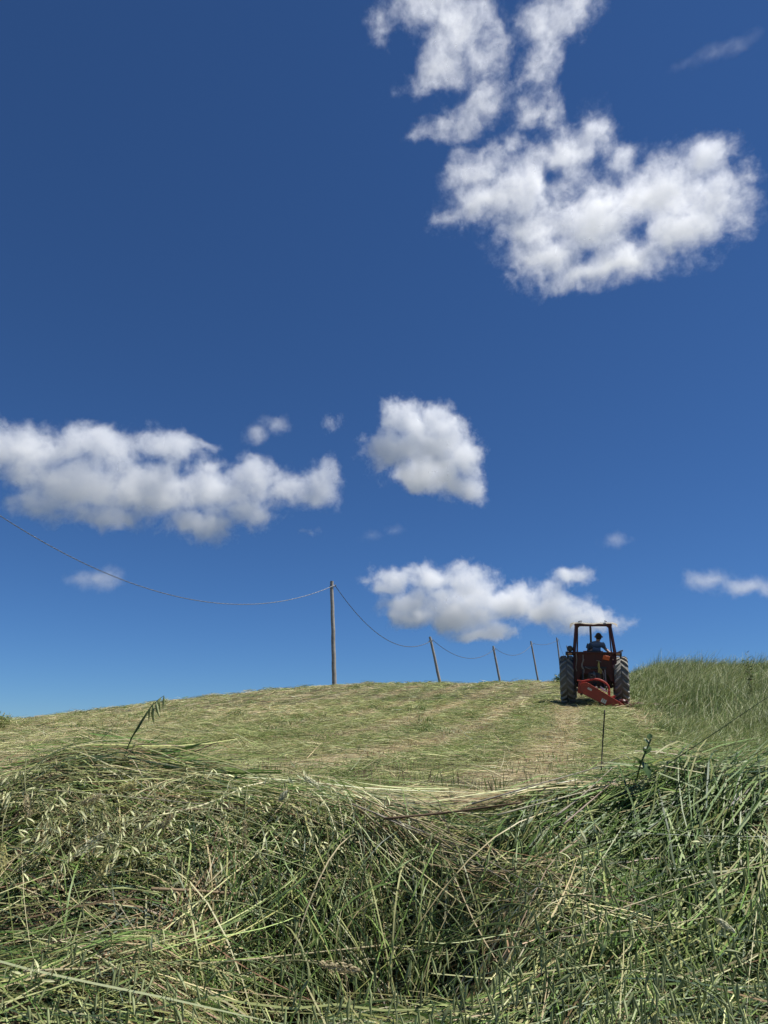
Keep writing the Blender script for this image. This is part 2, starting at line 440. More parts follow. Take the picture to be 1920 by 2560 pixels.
# --- stubble standing where the mower passed
def stubble(n, x0, x1, y0, y1, hr, name, label, w=0.0014):
    x = rng.uniform(x0, x1, n); y = rng.uniform(y0, y1, n)
    keep = ~((row_off(x, y) > UNCUT) & (row_len(x, y) > 3.0)) & (fbm(x * 1.7, y * 1.7, 71) > 0.40) & (rng.random(n) < sstep(y0, y0 + 0.5, y) * sstep(y1, y1 - 0.9, y) * sstep(x0, x0 + 1.0, x) * 1.2)
    x, y = x[keep], y[keep]; n = len(x)
    t = np.linspace(0, 1, 3)[None, :]
    hh = rng.uniform(hr[0], hr[1], n)
    lean = rng.normal(0, 0.22, (n, 2))
    P = np.stack([x[:, None] + lean[:, :1] * hh[:, None] * t, y[:, None] + lean[:, 1:] * hh[:, None] * t, height(x, y)[:, None] + hh[:, None] * t], -1)
    W = np.full((n, 3), w) * (0.7 + 0.9 * rng.random((n, 1))); W[:, 2] *= 0.6
    col = pick(n, {'brown': 0.28, 'straw': 0.45, 'umber': 0.02, 'olive': 0.30, 'mid': 0.30}, 0.25)
    side = norm(np.stack([rng.normal(1, 0.4, n), rng.normal(0, 0.4, n), np.zeros(n)], 1))
    o_ = strips(name, P, W, side, col, M_STRAW)
    tag(o_, label, "stubble", kind="stuff")
stubble(2400, -1.6, 2.4, 3.6, 5.6, (0.03, 0.10), "stubble", "brown upright stubble in a strip behind the bank", 0.0020)
stubble(16000, -9, 6, 5.4, 16, (0.02, 0.06), "stubble", "short scattered stubble between the swaths on the field", 0.003)

# --- green tufts along the crest and in the field
def tufts(spots, name, label, hh, spread, per, w, wts):
    Ps = []; Ws = []
    for (cx, cyy, k) in spots:
        n = int(per * k)
        x = cx + rng.normal(0, spread, n); y = cyy + rng.normal(0, spread, n)
        t = np.linspace(0, 1, 4)[None, :]
        H = rng.uniform(0.4, 1.0, n) * hh * k
        a = rng.uniform(0, 2 * np.pi, n); b = rng.uniform(0.3, 1.2, n) * H
        Ps.append(np.stack([x[:, None] + (np.cos(a) * b)[:, None] * t ** 2, y[:, None] + (np.sin(a) * b)[:, None] * t ** 2, (height(x, y))[:, None] + H[:, None] * (t - 0.25 * t ** 3)], -1))
        Ws.append(w * np.interp(t, [0, 0.4, 1], [0.8, 1, 0.15]) * (0.7 + 0.6 * rng.random((n, 1))))
    P = np.concatenate(Ps); W = np.concatenate(Ws); n = len(P)
    side = norm(np.stack([rng.normal(1, 0.5, n), rng.normal(0, 0.5, n), rng.normal(0, 0.2, n)], 1))
    o_ = strips(name, P, W, side, pick(n, wts, 0.2), M_GRASS)
    tag(o_, label, "grass tufts", kind="stuff")
sp = []
for i in range(60):
    px, d = rng.uniform(-50, 1420), rng.uniform(9, 34)
    sp.append(((px - 960) / FPX / 1.03 * d, d, rng.uniform(0.45, 1.0)))
for px, d, k in [(985, 32.5, 1.0), (1300, 32, 1.1), (930, 18, 0.9), (1270, 32.5, 0.8), (1395, 31, 1.0), (300, 27, 0.8)]:
    sp.append(((px - 960) / FPX / 1.03 * d, d, k))
tufts(sp, "grass_tufts", "low dark green tufts left standing in the mown field", 0.22, 0.15, 60, 0.006, {'dark': 0.25, 'green': 0.4, 'mid': 0.3, 'olive': 0.15})

# --- standing grass right of the tractor
def standing(n, s0, s1, o0, o1, hr, w, K, name, label, wref):
    s = np.sqrt(s0 ** 2 + rng.random(n) * (s1 ** 2 - s0 ** 2))
    o = o0 + (o1 - o0) * rng.random(n) ** 1.25
    e = 0.8 * (fbm(s * 0.7, 0 * s, 81) - 0.5) - 0.3 * rng.random(n) ** 3
    o = np.maximum(o, o0) + e
    x = o * RC + s * RS; y = s * RC - o * RS
    k = np.abs(x) < y * 0.62 + 1.5
    x, y, s, o = x[k], y[k], s[k], o[k]; n = len(x)
    H = rng.uniform(hr[0], hr[1], n) * (0.72 + 0.5 * fbm(x * 0.5, y * 0.5, 83)) * (0.22 + 0.78 * sstep(0.9, 3.5, o + 0.05 * np.clip(s - 12, 0, 12))) * (0.42 + 0.58 * sstep(3.0, 8.5, s + 0.8 * (o - 1))) * np.exp(rng.normal(0, 0.16, n))
    t = np.linspace(0, 1, K)[None, :]
    wind = 0.22 + 0.8 * fbm(x * 0.6 + 2, y * 0.45, 87) + 0.5 * sstep(2.4, 0.9, o)
    a = rng.normal(0.1, 0.75, n)                     # leaning right, tips swept over by the wind
    b = np.clip(rng.normal(1, 0.5, n), 0.1, 2.2) * wind * H
    P = np.stack([x[:, None] + (np.cos(a) * b)[:, None] * t ** 2.0, y[:, None] + (np.sin(a) * b)[:, None] * t ** 2.0, height(x, y)[:, None] + H[:, None] * (t - 0.22 * (b / H)[:, None] * t ** 3)], -1)
    head = rng.random(n) < 0.30
    prof = np.where(head[:, None], np.interp(t, [0, 0.6, 0.78, 0.9, 1], [0.55, 0.5, 0.6, 1.25, 0.3]), np.interp(t, [0, 0.35, 1], [0.8, 1, 0.15]))
    W = w * prof * (0.7 + 0.6 * rng.random((n, 1))) * np.maximum(1, y / wref)[:, None]
    side = norm(np.stack([rng.normal(1, 0.6, n), rng.normal(0, 0.6, n), rng.normal(0, 0.25, n)], 1))
    c0 = pick(n, {'dark': 0.06, 'green': 0.36, 'mid': 0.48, 'olive': 0.20}, 0.2)
    c1 = pick(n, {'pale': 0.60, 'olive': 0.46, 'mid': 0.30, 'green': 0.06, 'cream': 0.12}, 0.2)
    tt = np.clip((t - 0.45) / 0.5, 0, 1)[..., None]
    col = c0[:, None, :] * (1 - tt) + c1[:, None, :] * tt
    o_ = strips(name, P, W, side, col, M_GRASS)
    tag(o_, label, "standing grass", kind="stuff")
standing(40000, 3.1, 13, UNCUT, 7, (0.62, 0.98), 0.0022, 5, "standing_grass", "tall uncut green grass bending in the wind at the right", 6.5)
standing(64000, 12, 40, UNCUT, 20, (0.70, 1.02), 0.0042, 4, "standing_grass", "far uncut grass rising to the skyline right of the tractor", 15.0)
standing(9000, 2.5, 8.0, 0.70, 4.5, (0.42, 0.70), 0.0019, 5, "lodged_grass", "low lodged green grass between the bank and the uncut stand", 5.0)
# ------------------------------------------------------------------ foreground bank: tangled cut grass
def bank_pt(px, py, lift=0.0):
    """where the view line through a photograph point meets the ground raised by lift"""
    r = ray(px, py); o = Vector((0, 0, EYE))
    d = np.linspace(0.8, 2.35, 900)
    z = EYE + r.z * d
    g = height(r.x * d, d) + lift
    i = int(np.argmax(z <= g))
    if not (z <= g).any(): return o + r * 1.97
    return o + r * d[i]

def bank_mound(x, y):
    """heaps of loose grass on the bank's top"""
    m = 0.15 * np.exp(-((x + 0.72) / 0.30) ** 2 - ((y - 2.10) / 0.20) ** 2)
    m = m + 0.10 * np.exp(-((x + 0.95) / 0.35) ** 2 - ((y - 1.78) / 0.18) ** 2)
    m = m + 0.15 * np.exp(-((x - 0.85) / 0.30) ** 2 - ((y - 1.95) / 0.22) ** 2)
    m = m + 0.04 * np.exp(-((x + 0.05) / 0.30) ** 2 - ((y - 1.95) / 0.12) ** 2)
    return m

def bank_layer(n, h, Lr, w, wts, K=6, seed=0, curl=0.7, yr=(0.75, 2.5), angf=None, xr=(-2.3, 2.3), mat=None, name="tangled_grass", label="", dens=None, rigid=0.6):
    x = rng.uniform(xr[0], xr[1], n * 2); y = rng.uniform(yr[0], yr[1], n * 2)
    if dens is not None:
        k = rng.random(len(x)) < dens(x, y); x, y = x[k], y[k]
    x, y = x[:n], y[:n]; n = len(x)
    ang = angf(x, y, n)
    L = rng.uniform(Lr[0], Lr[1], n) * np.exp(rng.normal(0, 0.15, n))
    md = bank_mound(x, y)
    h0 = rng.uniform(h[0], h[1], n) + md * rng.random(n); h1 = rng.uniform(h[0], h[1], n) + md * rng.random(n)
    P = lying(x, y, ang, L, h0, h1, K, curl, 0.7, 0.03, rigid)
    prof = np.interp(np.linspace(0, 1, K), [0, 0.25, 0.7, 1], [0.75, 1, 0.85, 0.12])[None, :]
    W = w * (0.45 + 1.1 * rng.random((n, 1))) * prof
    T = norm(P[:, -1] - P[:, 0])
    side = norm(np.cross(T, norm(np.array([0.15, -0.55, 0.83]) + rng.normal(0, 0.5, (n, 3)))))
    W_ = wts(x, y, n)
    col = pick(n, W_, 0.25)
    o_ = strips(name, P, W, side, col, mat or M_GRASS)
    tag(o_, label, "grass", kind="stuff")
    return o_

brownp = lambda x, y: np.clip((fbm(x * 2.6 + 3, y * 3.2, 101) - 0.50) * 6, 0, 1) * sstep(0.35, -0.15, x)
rightg = lambda x: sstep(0.0, 0.45, x)
def w_deep(x, y, n):  # lowest strands get dark colours that stand in for shade in the gaps
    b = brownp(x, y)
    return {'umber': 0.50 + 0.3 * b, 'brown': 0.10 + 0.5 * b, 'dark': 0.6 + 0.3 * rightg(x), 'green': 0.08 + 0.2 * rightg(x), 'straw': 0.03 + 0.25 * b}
def w_mid(x, y, n):
    b = brownp(x, y); r = rightg(x)
    return {'dark': 0.16, 'green': 0.22 + 0.20 * r, 'mid': 0.20 + 0.26 * r, 'olive': 0.22, 'pale': 0.18, 'straw': 0.10 * (1 - 0.6 * r) + 0.4 * b, 'brown': 0.10 * (1 - r) + 0.40 * b, 'umber': 0.08 + 0.2 * b, 'blue': 0.12}
def w_top(x, y, n):
    r = rightg(x); b = brownp(x, y); top = sstep(1.6, 1.85, y)
    return {'pale': 0.34 + 0.18 * top, 'olive': 0.24, 'mid': 0.16 + 0.26 * r, 'green': 0.10 + 0.2 * r, 'straw': (0.12 + 0.22 * top) * (1 - 0.5 * r) + 0.3 * b, 'cream': (0.08 + 0.18 * top) * (1 - 0.5 * r), 'dark': 0.12, 'brown': 0.05 + 0.2 * b, 'blue': 0.12}
def w_fresh(x, y, n): return {'green': 0.55, 'mid': 0.50, 'olive': 0.10, 'pale': 0.08, 'dark': 0.12}
def w_hang(x, y, n): return {'green': 0.36, 'mid': 0.26, 'dark': 0.24, 'olive': 0.18, 'pale': 0.12}
def flip(a, n): return np.where(rng.random(n) < 0.5, a, a + np.pi)
def a_any(x, y, n):
    base = np.where(x > 0.15, 0.50, -0.15) + (fbm(x * 2.2, y * 2.2, 111) - 0.5) * 3.2
    return flip(base + rng.normal(0, 0.55, n), n)
def a_flat(x, y, n): return flip(rng.normal(0.0, 0.22, n) + 0.25 * rightg(x) + (fbm(x * 1.5, y * 1.5, 117) - 0.5) * 1.4, n)
def a_hang(x, y, n): return -1.57 + rng.normal(0, 0.45, n)
def a_right(x, y, n): return 0.75 + rng.normal(0, 0.35, n)
LB = "tangle of cut grass stems and leaves covering the bank in the foreground"
clump = lambda x, y: 0.12 + 1.2 * np.clip((fbm(x * 4.5, y * 4.5, 121, 3) - 0.3) / 0.4, 0, 1)
hole = lambda x, y: np.where((np.abs(x + 0.02) < 0.28) & (y > 1.46) & (y < 1.86), 0.16, 1.0) * np.clip(clump(x, y), 0.15, 1)
nohole = lambda x, y: 1.0 - 0.85 * np.exp(-((x + 0.03) / 0.20) ** 2 - ((y - 1.66) / 0.12) ** 2)
bank_layer(24000, (0.0, 0.03), (0.12, 0.34), 0.0018, w_deep, 5, angf=a_any, label="matted grass deep under the tangle on the bank, coloured dark for shade", mat=M_STRAW, dens=nohole, rigid=0.0)
bank_layer(15500, (0.015, 0.095), (0.12, 0.42), 0.0013, w_mid, 7, angf=a_any, label=LB, dens=hole, curl=0.35)
bank_layer(8500, (0.02, 0.10), (0.18, 0.46), 0.0011, w_top, 7, angf=a_flat, label="long pale stems lying flat along the top of the bank", yr=(1.70, 2.35), curl=0.25)
bank_layer(5200, (0.05, 0.12), (0.12, 0.42), 0.0010, w_top, 7, angf=a_any, label="loose thin stems lying uppermost on the foreground tangle", curl=0.25, dens=hole, rigid=0.9)
bank_layer(700, (0.08, 0.15), (0.30, 0.62), 0.0011, w_top, 7, angf=a_any, label="long straight stems crossing over the foreground tangle", curl=0.10, dens=hole, rigid=1.0)
def curtain(n, x0, x1, label):
    """long stems that arch over the crest and hang down in front of the hollow"""
    x = rng.uniform(x0, x1, n); y = rng.uniform(1.74, 1.96, n)
    z = height(x, y) + rng.uniform(0.03, 0.10, n)
    L = rng.uniform(0.10, 0.38, n); K = 8
    t = np.linspace(0, 1, K)[None, :]
    fwd = rng.uniform(0.25, 0.75, n) * L; dx = rng.normal(0, 0.60, n) * L + 0.35 * (x - 0.0) * L
    rise = rng.uniform(0.05, 0.30, n) * L; fall = rng.uniform(0.75, 1.25, n) * L
    X = x[:, None] + dx[:, None] * t + (rng.normal(0, 0.05, n) * L)[:, None] * np.sin(np.pi * t)
    Y = y[:, None] - fwd[:, None] * (1 - (1 - t) ** 1.6)
    Z = z[:, None] + rise[:, None] * t - fall[:, None] * t ** 2.0
    Z = np.maximum(Z, height(X, Y) + 0.015)
    P = np.stack([X, Y, Z], -1)
    W = 0.0014 * (0.5 + 1.0 * rng.random((n, 1))) * np.interp(t, [0, 0.3, 0.75, 1], [0.8, 1, 0.8, 0.12])
    side = norm(np.stack([rng.normal(1, 0.4, n), rng.normal(0, 0.6, n), rng.normal(0, 0.3, n)], 1))
    col = pick(n, {'green': 0.36, 'mid': 0.26, 'dark': 0.22, 'olive': 0.20, 'pale': 0.14, 'cream': 0.05, 'straw': 0.07}, 0.25)
    tag(strips("hanging_grass", P, W, side, col, M_GRASS), label, "grass", kind="stuff")
curtain(620, -0.42, 0.42, "long stems drooping over the crest into the dark hollow")
curtain(800, -1.6, -0.40, "stems drooping over the crest of the left bank")
curtain(800, 0.40, 1.6, "green stems drooping over the crest of the right bank")
bank_layer(4200, (0.02, 0.09), (0.18, 0.42), 0.0020, w_fresh, 7, angf=a_flat, label="heap of fresh bright green grass on the bank's left shoulder", yr=(2.0, 2.36), xr=(-1.15, -0.22), curl=0.5)
bank_layer(5200, (0.03, 0.12), (0.20, 0.52), 0.0017, w_fresh, 7, angf=a_right, label="heap of long dark green grass leaning right on the bank", yr=(1.62, 2.25), xr=(0.42, 2.0), curl=0.3)
def bundle(p0, p1, n, spread, Lr, wts, label, w=0.0012, h=(0.09, 0.15), da=0.10):
    """straws lying side by side along a line on the bank"""
    a, c = bank_pt(*p0, 0.1), bank_pt(*p1, 0.1)
    t = rng.random(n); dx, dy = c.x - a.x, c.y - a.y
    ang0 = math.atan2(dy, dx); nx, ny = -math.sin(ang0), math.cos(ang0)
    off = rng.normal(0, spread, n)
    x = a.x + dx * t + nx * off; y = a.y + dy * t + ny * off
    ang = flip(ang0 + rng.normal(0, da, n), n)
    P = lying(x, y, ang, rng.uniform(Lr[0], Lr[1], n), rng.uniform(h[0], h[1], n), rng.uniform(h[0], h[1], n), 7, 0.12, 0.3, 0.02, 0.9)
    W = w * (0.6 + 0.9 * rng.random((n, 1))) * np.interp(np.linspace(0, 1, 7), [0, 0.3, 1], [0.8, 1, 0.5])[None, :]
    T = norm(P[:, -1] - P[:, 0])
    side = norm(np.cross(T, norm(np.array([0.2, -0.6, 0.8]) + rng.normal(0, 0.4, (n, 3)))))
    tag(strips("straw_bundle", P, W, side, pick(n, wts, 0.3), M_STRAW), label, "straw", kind="stuff")
SW = {'straw': 0.5, 'cream': 0.25, 'brown': 0.25, 'umber': 0.15, 'pale': 0.3, 'olive': 0.1}
bundle((860, 1995), (1330, 2230), 60, 0.024, (0.18, 0.42), SW, "bundle of grey and beige straws fanning down right from the rim")
bundle((1150, 2030), (1560, 1895), 100, 0.030, (0.18, 0.40), SW, "sheaf of grey straws sloping up to the leafy weed")
bundle((1150, 2370), (1560, 2290), 70, 0.05, (0.12, 0.34), SW, "pale broken straws scattered on the lower right bank", da=0.45)
bundle((1180, 2480), (1400, 2330), 60, 0.07, (0.06, 0.20), SW, "short pale thatch patch on the lower right bank", da=0.9)
bundle((330, 2380), (560, 2280), 100, 0.05, (0.08, 0.22), {'brown': 0.6, 'straw': 0.5, 'umber': 0.3}, "brown dry thatch patch in the lower left tangle", da=0.6, h=(0.04, 0.12))
bundle((60, 2080), (260, 2110), 260, 0.06, (0.06, 0.20), {'brown': 0.6, 'straw': 0.4, 'umber': 0.4}, "brown dry thatch patch under the left oat heads", da=0.6, h=(0.03, 0.10))
bundle((100, 2470), (760, 2390), 45, 0.04, (0.25, 0.5), {'mid': 0.5, 'pale': 0.3, 'green': 0.4, 'olive': 0.3}, "long green stems lying level across the lower left bank", da=0.10)

# --- pieces of single plants
def mesh_from(name, V, F, C, mat, smooth=True):
    me = bpy.data.meshes.new(name)
    me.from_pydata([tuple(v) for v in V], [], [tuple(f) for f in F])
    if C is not None:
        a = me.attributes.new("col", 'FLOAT_COLOR', 'POINT')
        C4 = np.ones((len(V), 4), np.float32); C4[:, :3] = C
        a.data.foreach_set("color", C4.ravel())
    if smooth: me.polygons.foreach_set("use_smooth", np.ones(len(F), bool))
    me.materials.append(mat)
    me.update()
    return me
def spindle(L, r, rings=6, sides=5, c0=(0.2, 0.24, 0.09), c1=(0.42, 0.42, 0.2), bend=0.0):
    """closed oat spikelet hanging down from the origin"""
    V = []; C = []; F = []
    prof = [0.25, 0.85, 1.0, 0.78, 0.42, 0.04]
    for i in range(rings):
        t = i / (rings - 1)
        for j in range(sides):
            a = 2 * math.pi * j / sides
            V.append((math.cos(a) * r * prof[i] + bend * t * t, math.sin(a) * r * 0.85 * prof[i], -t * L))
            C.append([c0[k] * (1 - t) + c1[k] * t for k in range(3)])
    for i in range(rings - 1):
        for j in range(sides):
            F.append((i * sides + j, i * sides + (j + 1) % sides, (i + 1) * sides + (j + 1) % sides, (i + 1) * sides + j))
    return np.array(V), F, np.array(C)
def glume(L, w, spread, roll, c0, c1, cup=0.25):
    V = []; C = []; F = []
    prof = [0.3, 0.9, 1.0, 0.6, 0.03]
    for i in range(5):
        t = i / 4
        for sx in (-1, 0, 1):
            x = sx * w * prof[i]; zz = -t * L
            yy = (math.sin(t * 1.9) * spread * L) - cup * w * (0 if sx == 0 else -1) * prof[i]
            c_, s_ = math.cos(roll), math.sin(roll)
            V.append((x * c_ - yy * s_, x * s_ + yy * c_, zz))
            C.append([c0[k] * (1 - t) + c1[k] * t for k in range(3)])
    for i in range(4):
        for j in range(2):
            a = i * 3 + j; F.append((a, a + 1, a + 4, a + 3))
    return np.array(V), F, np.array(C)
def merge(parts):
    V = []; F = []; C = []; n = 0
    for v, f, c in parts:
        V.append(v); C.append(c); F += [tuple(i + n for i in q) for q in f]; n += len(v)
    return np.concatenate(V), F, np.concatenate(C)
CREAM, CREAM2 = (0.46, 0.49, 0.22), (0.80, 0.78, 0.50)
def open_spikelet(k):
    L = 0.022 + 0.002 * (k % 3)
    return merge([glume(L, 0.0022, 0.44, 0.2 * k, CREAM, CREAM2), glume(L * 0.95, 0.0020, 0.38, math.pi + 0.2 * k, CREAM, CREAM2), glume(L * 0.8, 0.0014, 0.10, 1.4 + 0.2 * k, (0.25, 0.22, 0.1), (0.5, 0.45, 0.25)),
                  glume(L * 1.5, 0.0005, 0.25, 2.6 + k, (0.1, 0.07, 0.04), (0.12, 0.08, 0.04), 0)])
SPK_O = [mesh_from("spikelet", *open_spikelet(k), M_STRAW) for k in range(4)]
SPK_C = [mesh_from("spikelet", *spindle(0.024 + 0.002 * k, 0.0022 + 0.0002 * (k % 2), c0=(0.24, 0.30, 0.12), c1=(0.50, 0.52, 0.27), bend=0.003 * (k - 1)), M_GRASS) for k in range(4)]

def tube_arrays(pts, rads, sides=5, col=(0.3, 0.3, 0.15)):
    pts = [Vector(p) for p in pts]
    V = []; F = []; C = []
    n = len(pts)
    up = Vector((0.3, -0.5, 0.8))
    for i, p in enumerate(pts):
        t = (pts[min(i + 1, n - 1)] - pts[max(i - 1, 0)]).normalized()
        a = t.cross(up)
        if a.length < 1e-3: a = t.cross(Vector((1, 0, 0)))
        a.normalize(); b = t.cross(a).normalized()
        for j in range(sides):
            g = 2 * math.pi * j / sides
            V.append(p + (a * math.cos(g) + b * math.sin(g)) * rads[i])
            C.append(col if not isinstance(col[0], (tuple, list)) else col[min(i, len(col) - 1)])
    for i in range(n - 1):
        for j in range(sides):
            F.append((i * sides + j, i * sides + (j + 1) % sides, (i + 1) * sides + (j + 1) % sides, (i + 1) * sides + j))
    F.append(tuple(range(sides))[::-1]); F.append(tuple(range((n - 1) * sides, n * sides)))
    return np.array([tuple(v) for v in V]), F, np.array(C)
def smooth_path(pts, k=6):
    """Catmull-Rom through the points"""
    P = [Vector(p) for p in pts]
    if len(P) < 3: return [P[0].lerp(P[-1], i / k) for i in range(k + 1)]
    Q = [P[0] * 2 - P[1]] + P + [P[-1] * 2 - P[-2]]
    out = []
    for i in range(1, len(Q) - 2):
        for j in range(k):
            t = j / k
            a, b, c, d = Q[i - 1], Q[i], Q[i + 1], Q[i + 2]
            out.append(0.5 * ((2 * b) + (c - a) * t + (2 * a - 5 * b + 4 * c - d) * t * t + (3 * b - a - 3 * c + d) * t ** 3))
    out.append(P[-1])
    return out
def part(name, arr, mat, parent, origin=None):
    V, F, C = arr
    if origin is not None: V = V - np.array(origin)
    return link(bpy.data.objects.new(name, mesh_from(name, V, F, C, mat)), parent)
def root(name, loc, label, cat, group=None):
    e = bpy.data.objects.new(name, None)
    e.empty_display_size = 0.05
    e.location = loc
    link(e)
    return tag(e, label, cat, group)

rnd = random.Random(11)
def oat_head(px, py, label, kind='open', n=5, L=0.16, ang=None, lift=0.14, group=None, size=1.0):
    """a bent oat stem lying on the tangle with its spikelets hanging from the end"""
    p = bank_pt(px, py, lift)
    a = rnd.uniform(-0.5, 0.5) + (math.pi if rnd.random() < 0.5 else 0) if ang is None else ang
    d = Vector((math.cos(a), 0.25 + 0.3 * rnd.random(), 0.10)).normalized()
    s0 = p + d * L * 2.0
    s0.z = max(s0.z - 0.05, float(height(s0.x, s0.y)) + 0.02)
    pts = [s0, p + d * L + Vector((0, 0, 0.02)), p + d * L * 0.45 + Vector((0, -0.01, 0.03)), p + Vector((0, -0.02, 0.005)), p - d * L * 0.25 + Vector((0, -0.03, -0.02))]
    path = smooth_path(pts, 4)
    r = root("oat_plant", tuple(s0), label, "oat plant", group)
    col = (0.30, 0.33, 0.14) if kind == 'open' else (0.13, 0.18, 0.06)
    rads = [0.0015 - 0.0011 * i / (len(path) - 1) for i in range(len(path))]
    arrs = [tube_arrays(path, rads, 4, col)]
    heads = []
    for i in range(n):
        q = path[int(len(path) * (0.50 + 0.5 * i / n)) - 1] if n > 1 else path[-1]
        tip = q + Vector((rnd.uniform(-0.018, 0.018), rnd.uniform(-0.022, 0.0), -rnd.uniform(0.008, 0.024)))
        arrs.append(tube_arrays([q, q.lerp(tip, 0.5) + Vector((0, 0, 0.004)), tip], [0.0005, 0.0004, 0.0004], 3, col))
        heads.append(tip)
    part("stem", merge(arrs), M_GRASS, r, s0)
    for i, h in enumerate(heads):
        me = (SPK_O if kind == 'open' else SPK_C)[rnd.randrange(4)]
        o = bpy.data.objects.new("spikelet", me)
        o.location = h - s0
        o.rotation_euler = (rnd.gauss(0, 0.45), rnd.gauss(0.15, 0.5), rnd.uniform(0, 6.3))
        o.scale = (size * rnd.uniform(0.85, 1.2),) * 3
        link(o, r)
    return r
GO = "ripe oat heads on the bank"
for px, py, n, ang, label in [
    (191, 2099, 7, 0.5, "cream ripe oat head with splayed spikelets hanging left of centre on the bank"),
    (168, 2157, 4, 0.6, "small cream oat head low beside the yellow seed head at left"),
    (312, 2110, 7, 0.5, "cream ripe oat head hanging right of its twin on the left bank"),
    (335, 2070, 5, 0.3, "cream oat head just above the hanging pair on the left bank"),
    (110, 2355, 5, 1.4, "cream oat head alone at the lower left"),
    (75, 2450, 4, 1.2, "lowest cream oat head near the bottom left corner"),
    (573, 2160, 5, 0.8, "cream oat head over the dark hollow, beside the crossed dry stick"),
    (35, 1966, 6, 2.8, "pale oat head at the left edge on top of the bank"),
    (124, 2045, 4, 0.3, "pale oat head near the left edge below the bank's top"),
    (500, 2035, 6, 1.0, "pale oat head drooping beneath the long straw on the bank's top"),
    (746, 2055, 5, 0.9, "pale oat head hanging below the tall white seed head"),
    (700, 2090, 3, 2.2, "small pale oat head on the rim of the dark hollow"),
    (827, 2045, 5, 1.8, "pale oat head on the rim right of the white seed head"),
    (451, 2186, 5, 0.4, "cream oat head lying sideways above the crossed dry stick"),
    (333, 2348, 5, 0.9, "cream oat head in the lower left tangle above the long straws"),
    (1417, 2081, 6, 0.2, "pale oat head standing out on the right half of the bank"),
    (255, 1990, 6, 2.6, "cream oat head among the brown seed heads at upper left"),
    (60, 1925, 6, 0.2, "pale oat head on the bank's top in the left corner"),
    (1650, 2130, 4, 0.3, "pale oat head in the green grass at right")]:
    oat_head(px, py, label, 'open', n, rnd.uniform(0.11, 0.18), ang, 0.19, GO)
for i in range(22):
    px, py = rnd.uniform(30, 900), rnd.uniform(1935, 2110)
    oat_head(px, py, "cream ripe oat spikelets scattered over the top of the left bank", 'open', rnd.choice([2, 3, 4]), rnd.uniform(0.08, 0.15), None, 0.175, "small ripe oat sprays on the bank")
for i in range(40):
    px, py = (rnd.uniform(760, 1900), rnd.uniform(2080, 2540)) if i < 30 else (rnd.uniform(250, 900), rnd.uniform(2380, 2540))
    oat_head(px, py, "green oat stem with closed spikelets hanging in the foreground grass", 'closed', rnd.choice([4, 5, 6]), rnd.uniform(0.10, 0.17), None, 0.16, "green oat stems in the foreground", 1.15)

def spikelet_stuff(n, region, arrs, mat, label, lift=(0.12, 0.18), tilt=0.3, sz=(0.8, 1.25), cj=0.2):
    Vs = []; Fs = []; Cs = []; k = 0
    for i in range(n):
        px, py = region()
        p = bank_pt(px, py, rnd.uniform(*lift))
        V, F, C = arrs[rnd.randrange(len(arrs))]
        R = (Matrix.Rotation(rnd.gauss(0, tilt), 3, 'Y') @ Matrix.Rotation(rnd.gauss(0, tilt), 3, 'X') @ Matrix.Rotation(rnd.uniform(0, 6.3), 3, 'Z'))
        V2 = (V * rnd.uniform(*sz)) @ np.array(R).T + np.array(p)
        Vs.append(V2); Cs.append(C * math.exp(rnd.gauss(0, cj))); Fs += [tuple(a + k for a in f) for f in F]; k += len(V)
    o = link(bpy.data.objects.new("oat_spikelets", mesh_from("oat_spikelets", np.concatenate(Vs), Fs, np.concatenate(Cs), mat)))
    tag(o, label, "oat spikelets", kind="stuff")
closed = [spindle(0.022 + 0.003 * k, 0.0020 + 0.0002 * (k % 2), c0=(0.22, 0.28, 0.11), c1=(0.48, 0.50, 0.26), bend=0.003 * (k - 1)) for k in range(3)]
spikelet_stuff(950, lambda: (rnd.uniform(700, 1990), rnd.uniform(2060, 2600)), closed, M_GRASS, "countless closed green oat spikelets hanging over the right bank", tilt=0.22, lift=(0.13, 0.20))
spikelet_stuff(150, lambda: (rnd.uniform(-60, 760), rnd.uniform(2330, 2600)), closed, M_GRASS, "closed green oat spikelets along the bottom left of the bank", tilt=0.25)
spikelet_stuff(210, lambda: (rnd.uniform(-80, 900) if rnd.random() < 0.7 else rnd.gauss(300, 130), rnd.triangular(1900, 2230, 2000)), [open_spikelet(k) for k in range(4)], M_STRAW, "loose cream oat spikelets strewn over the upper left bank", tilt=0.7, lift=(0.13, 0.20), sz=(0.7, 1.05))

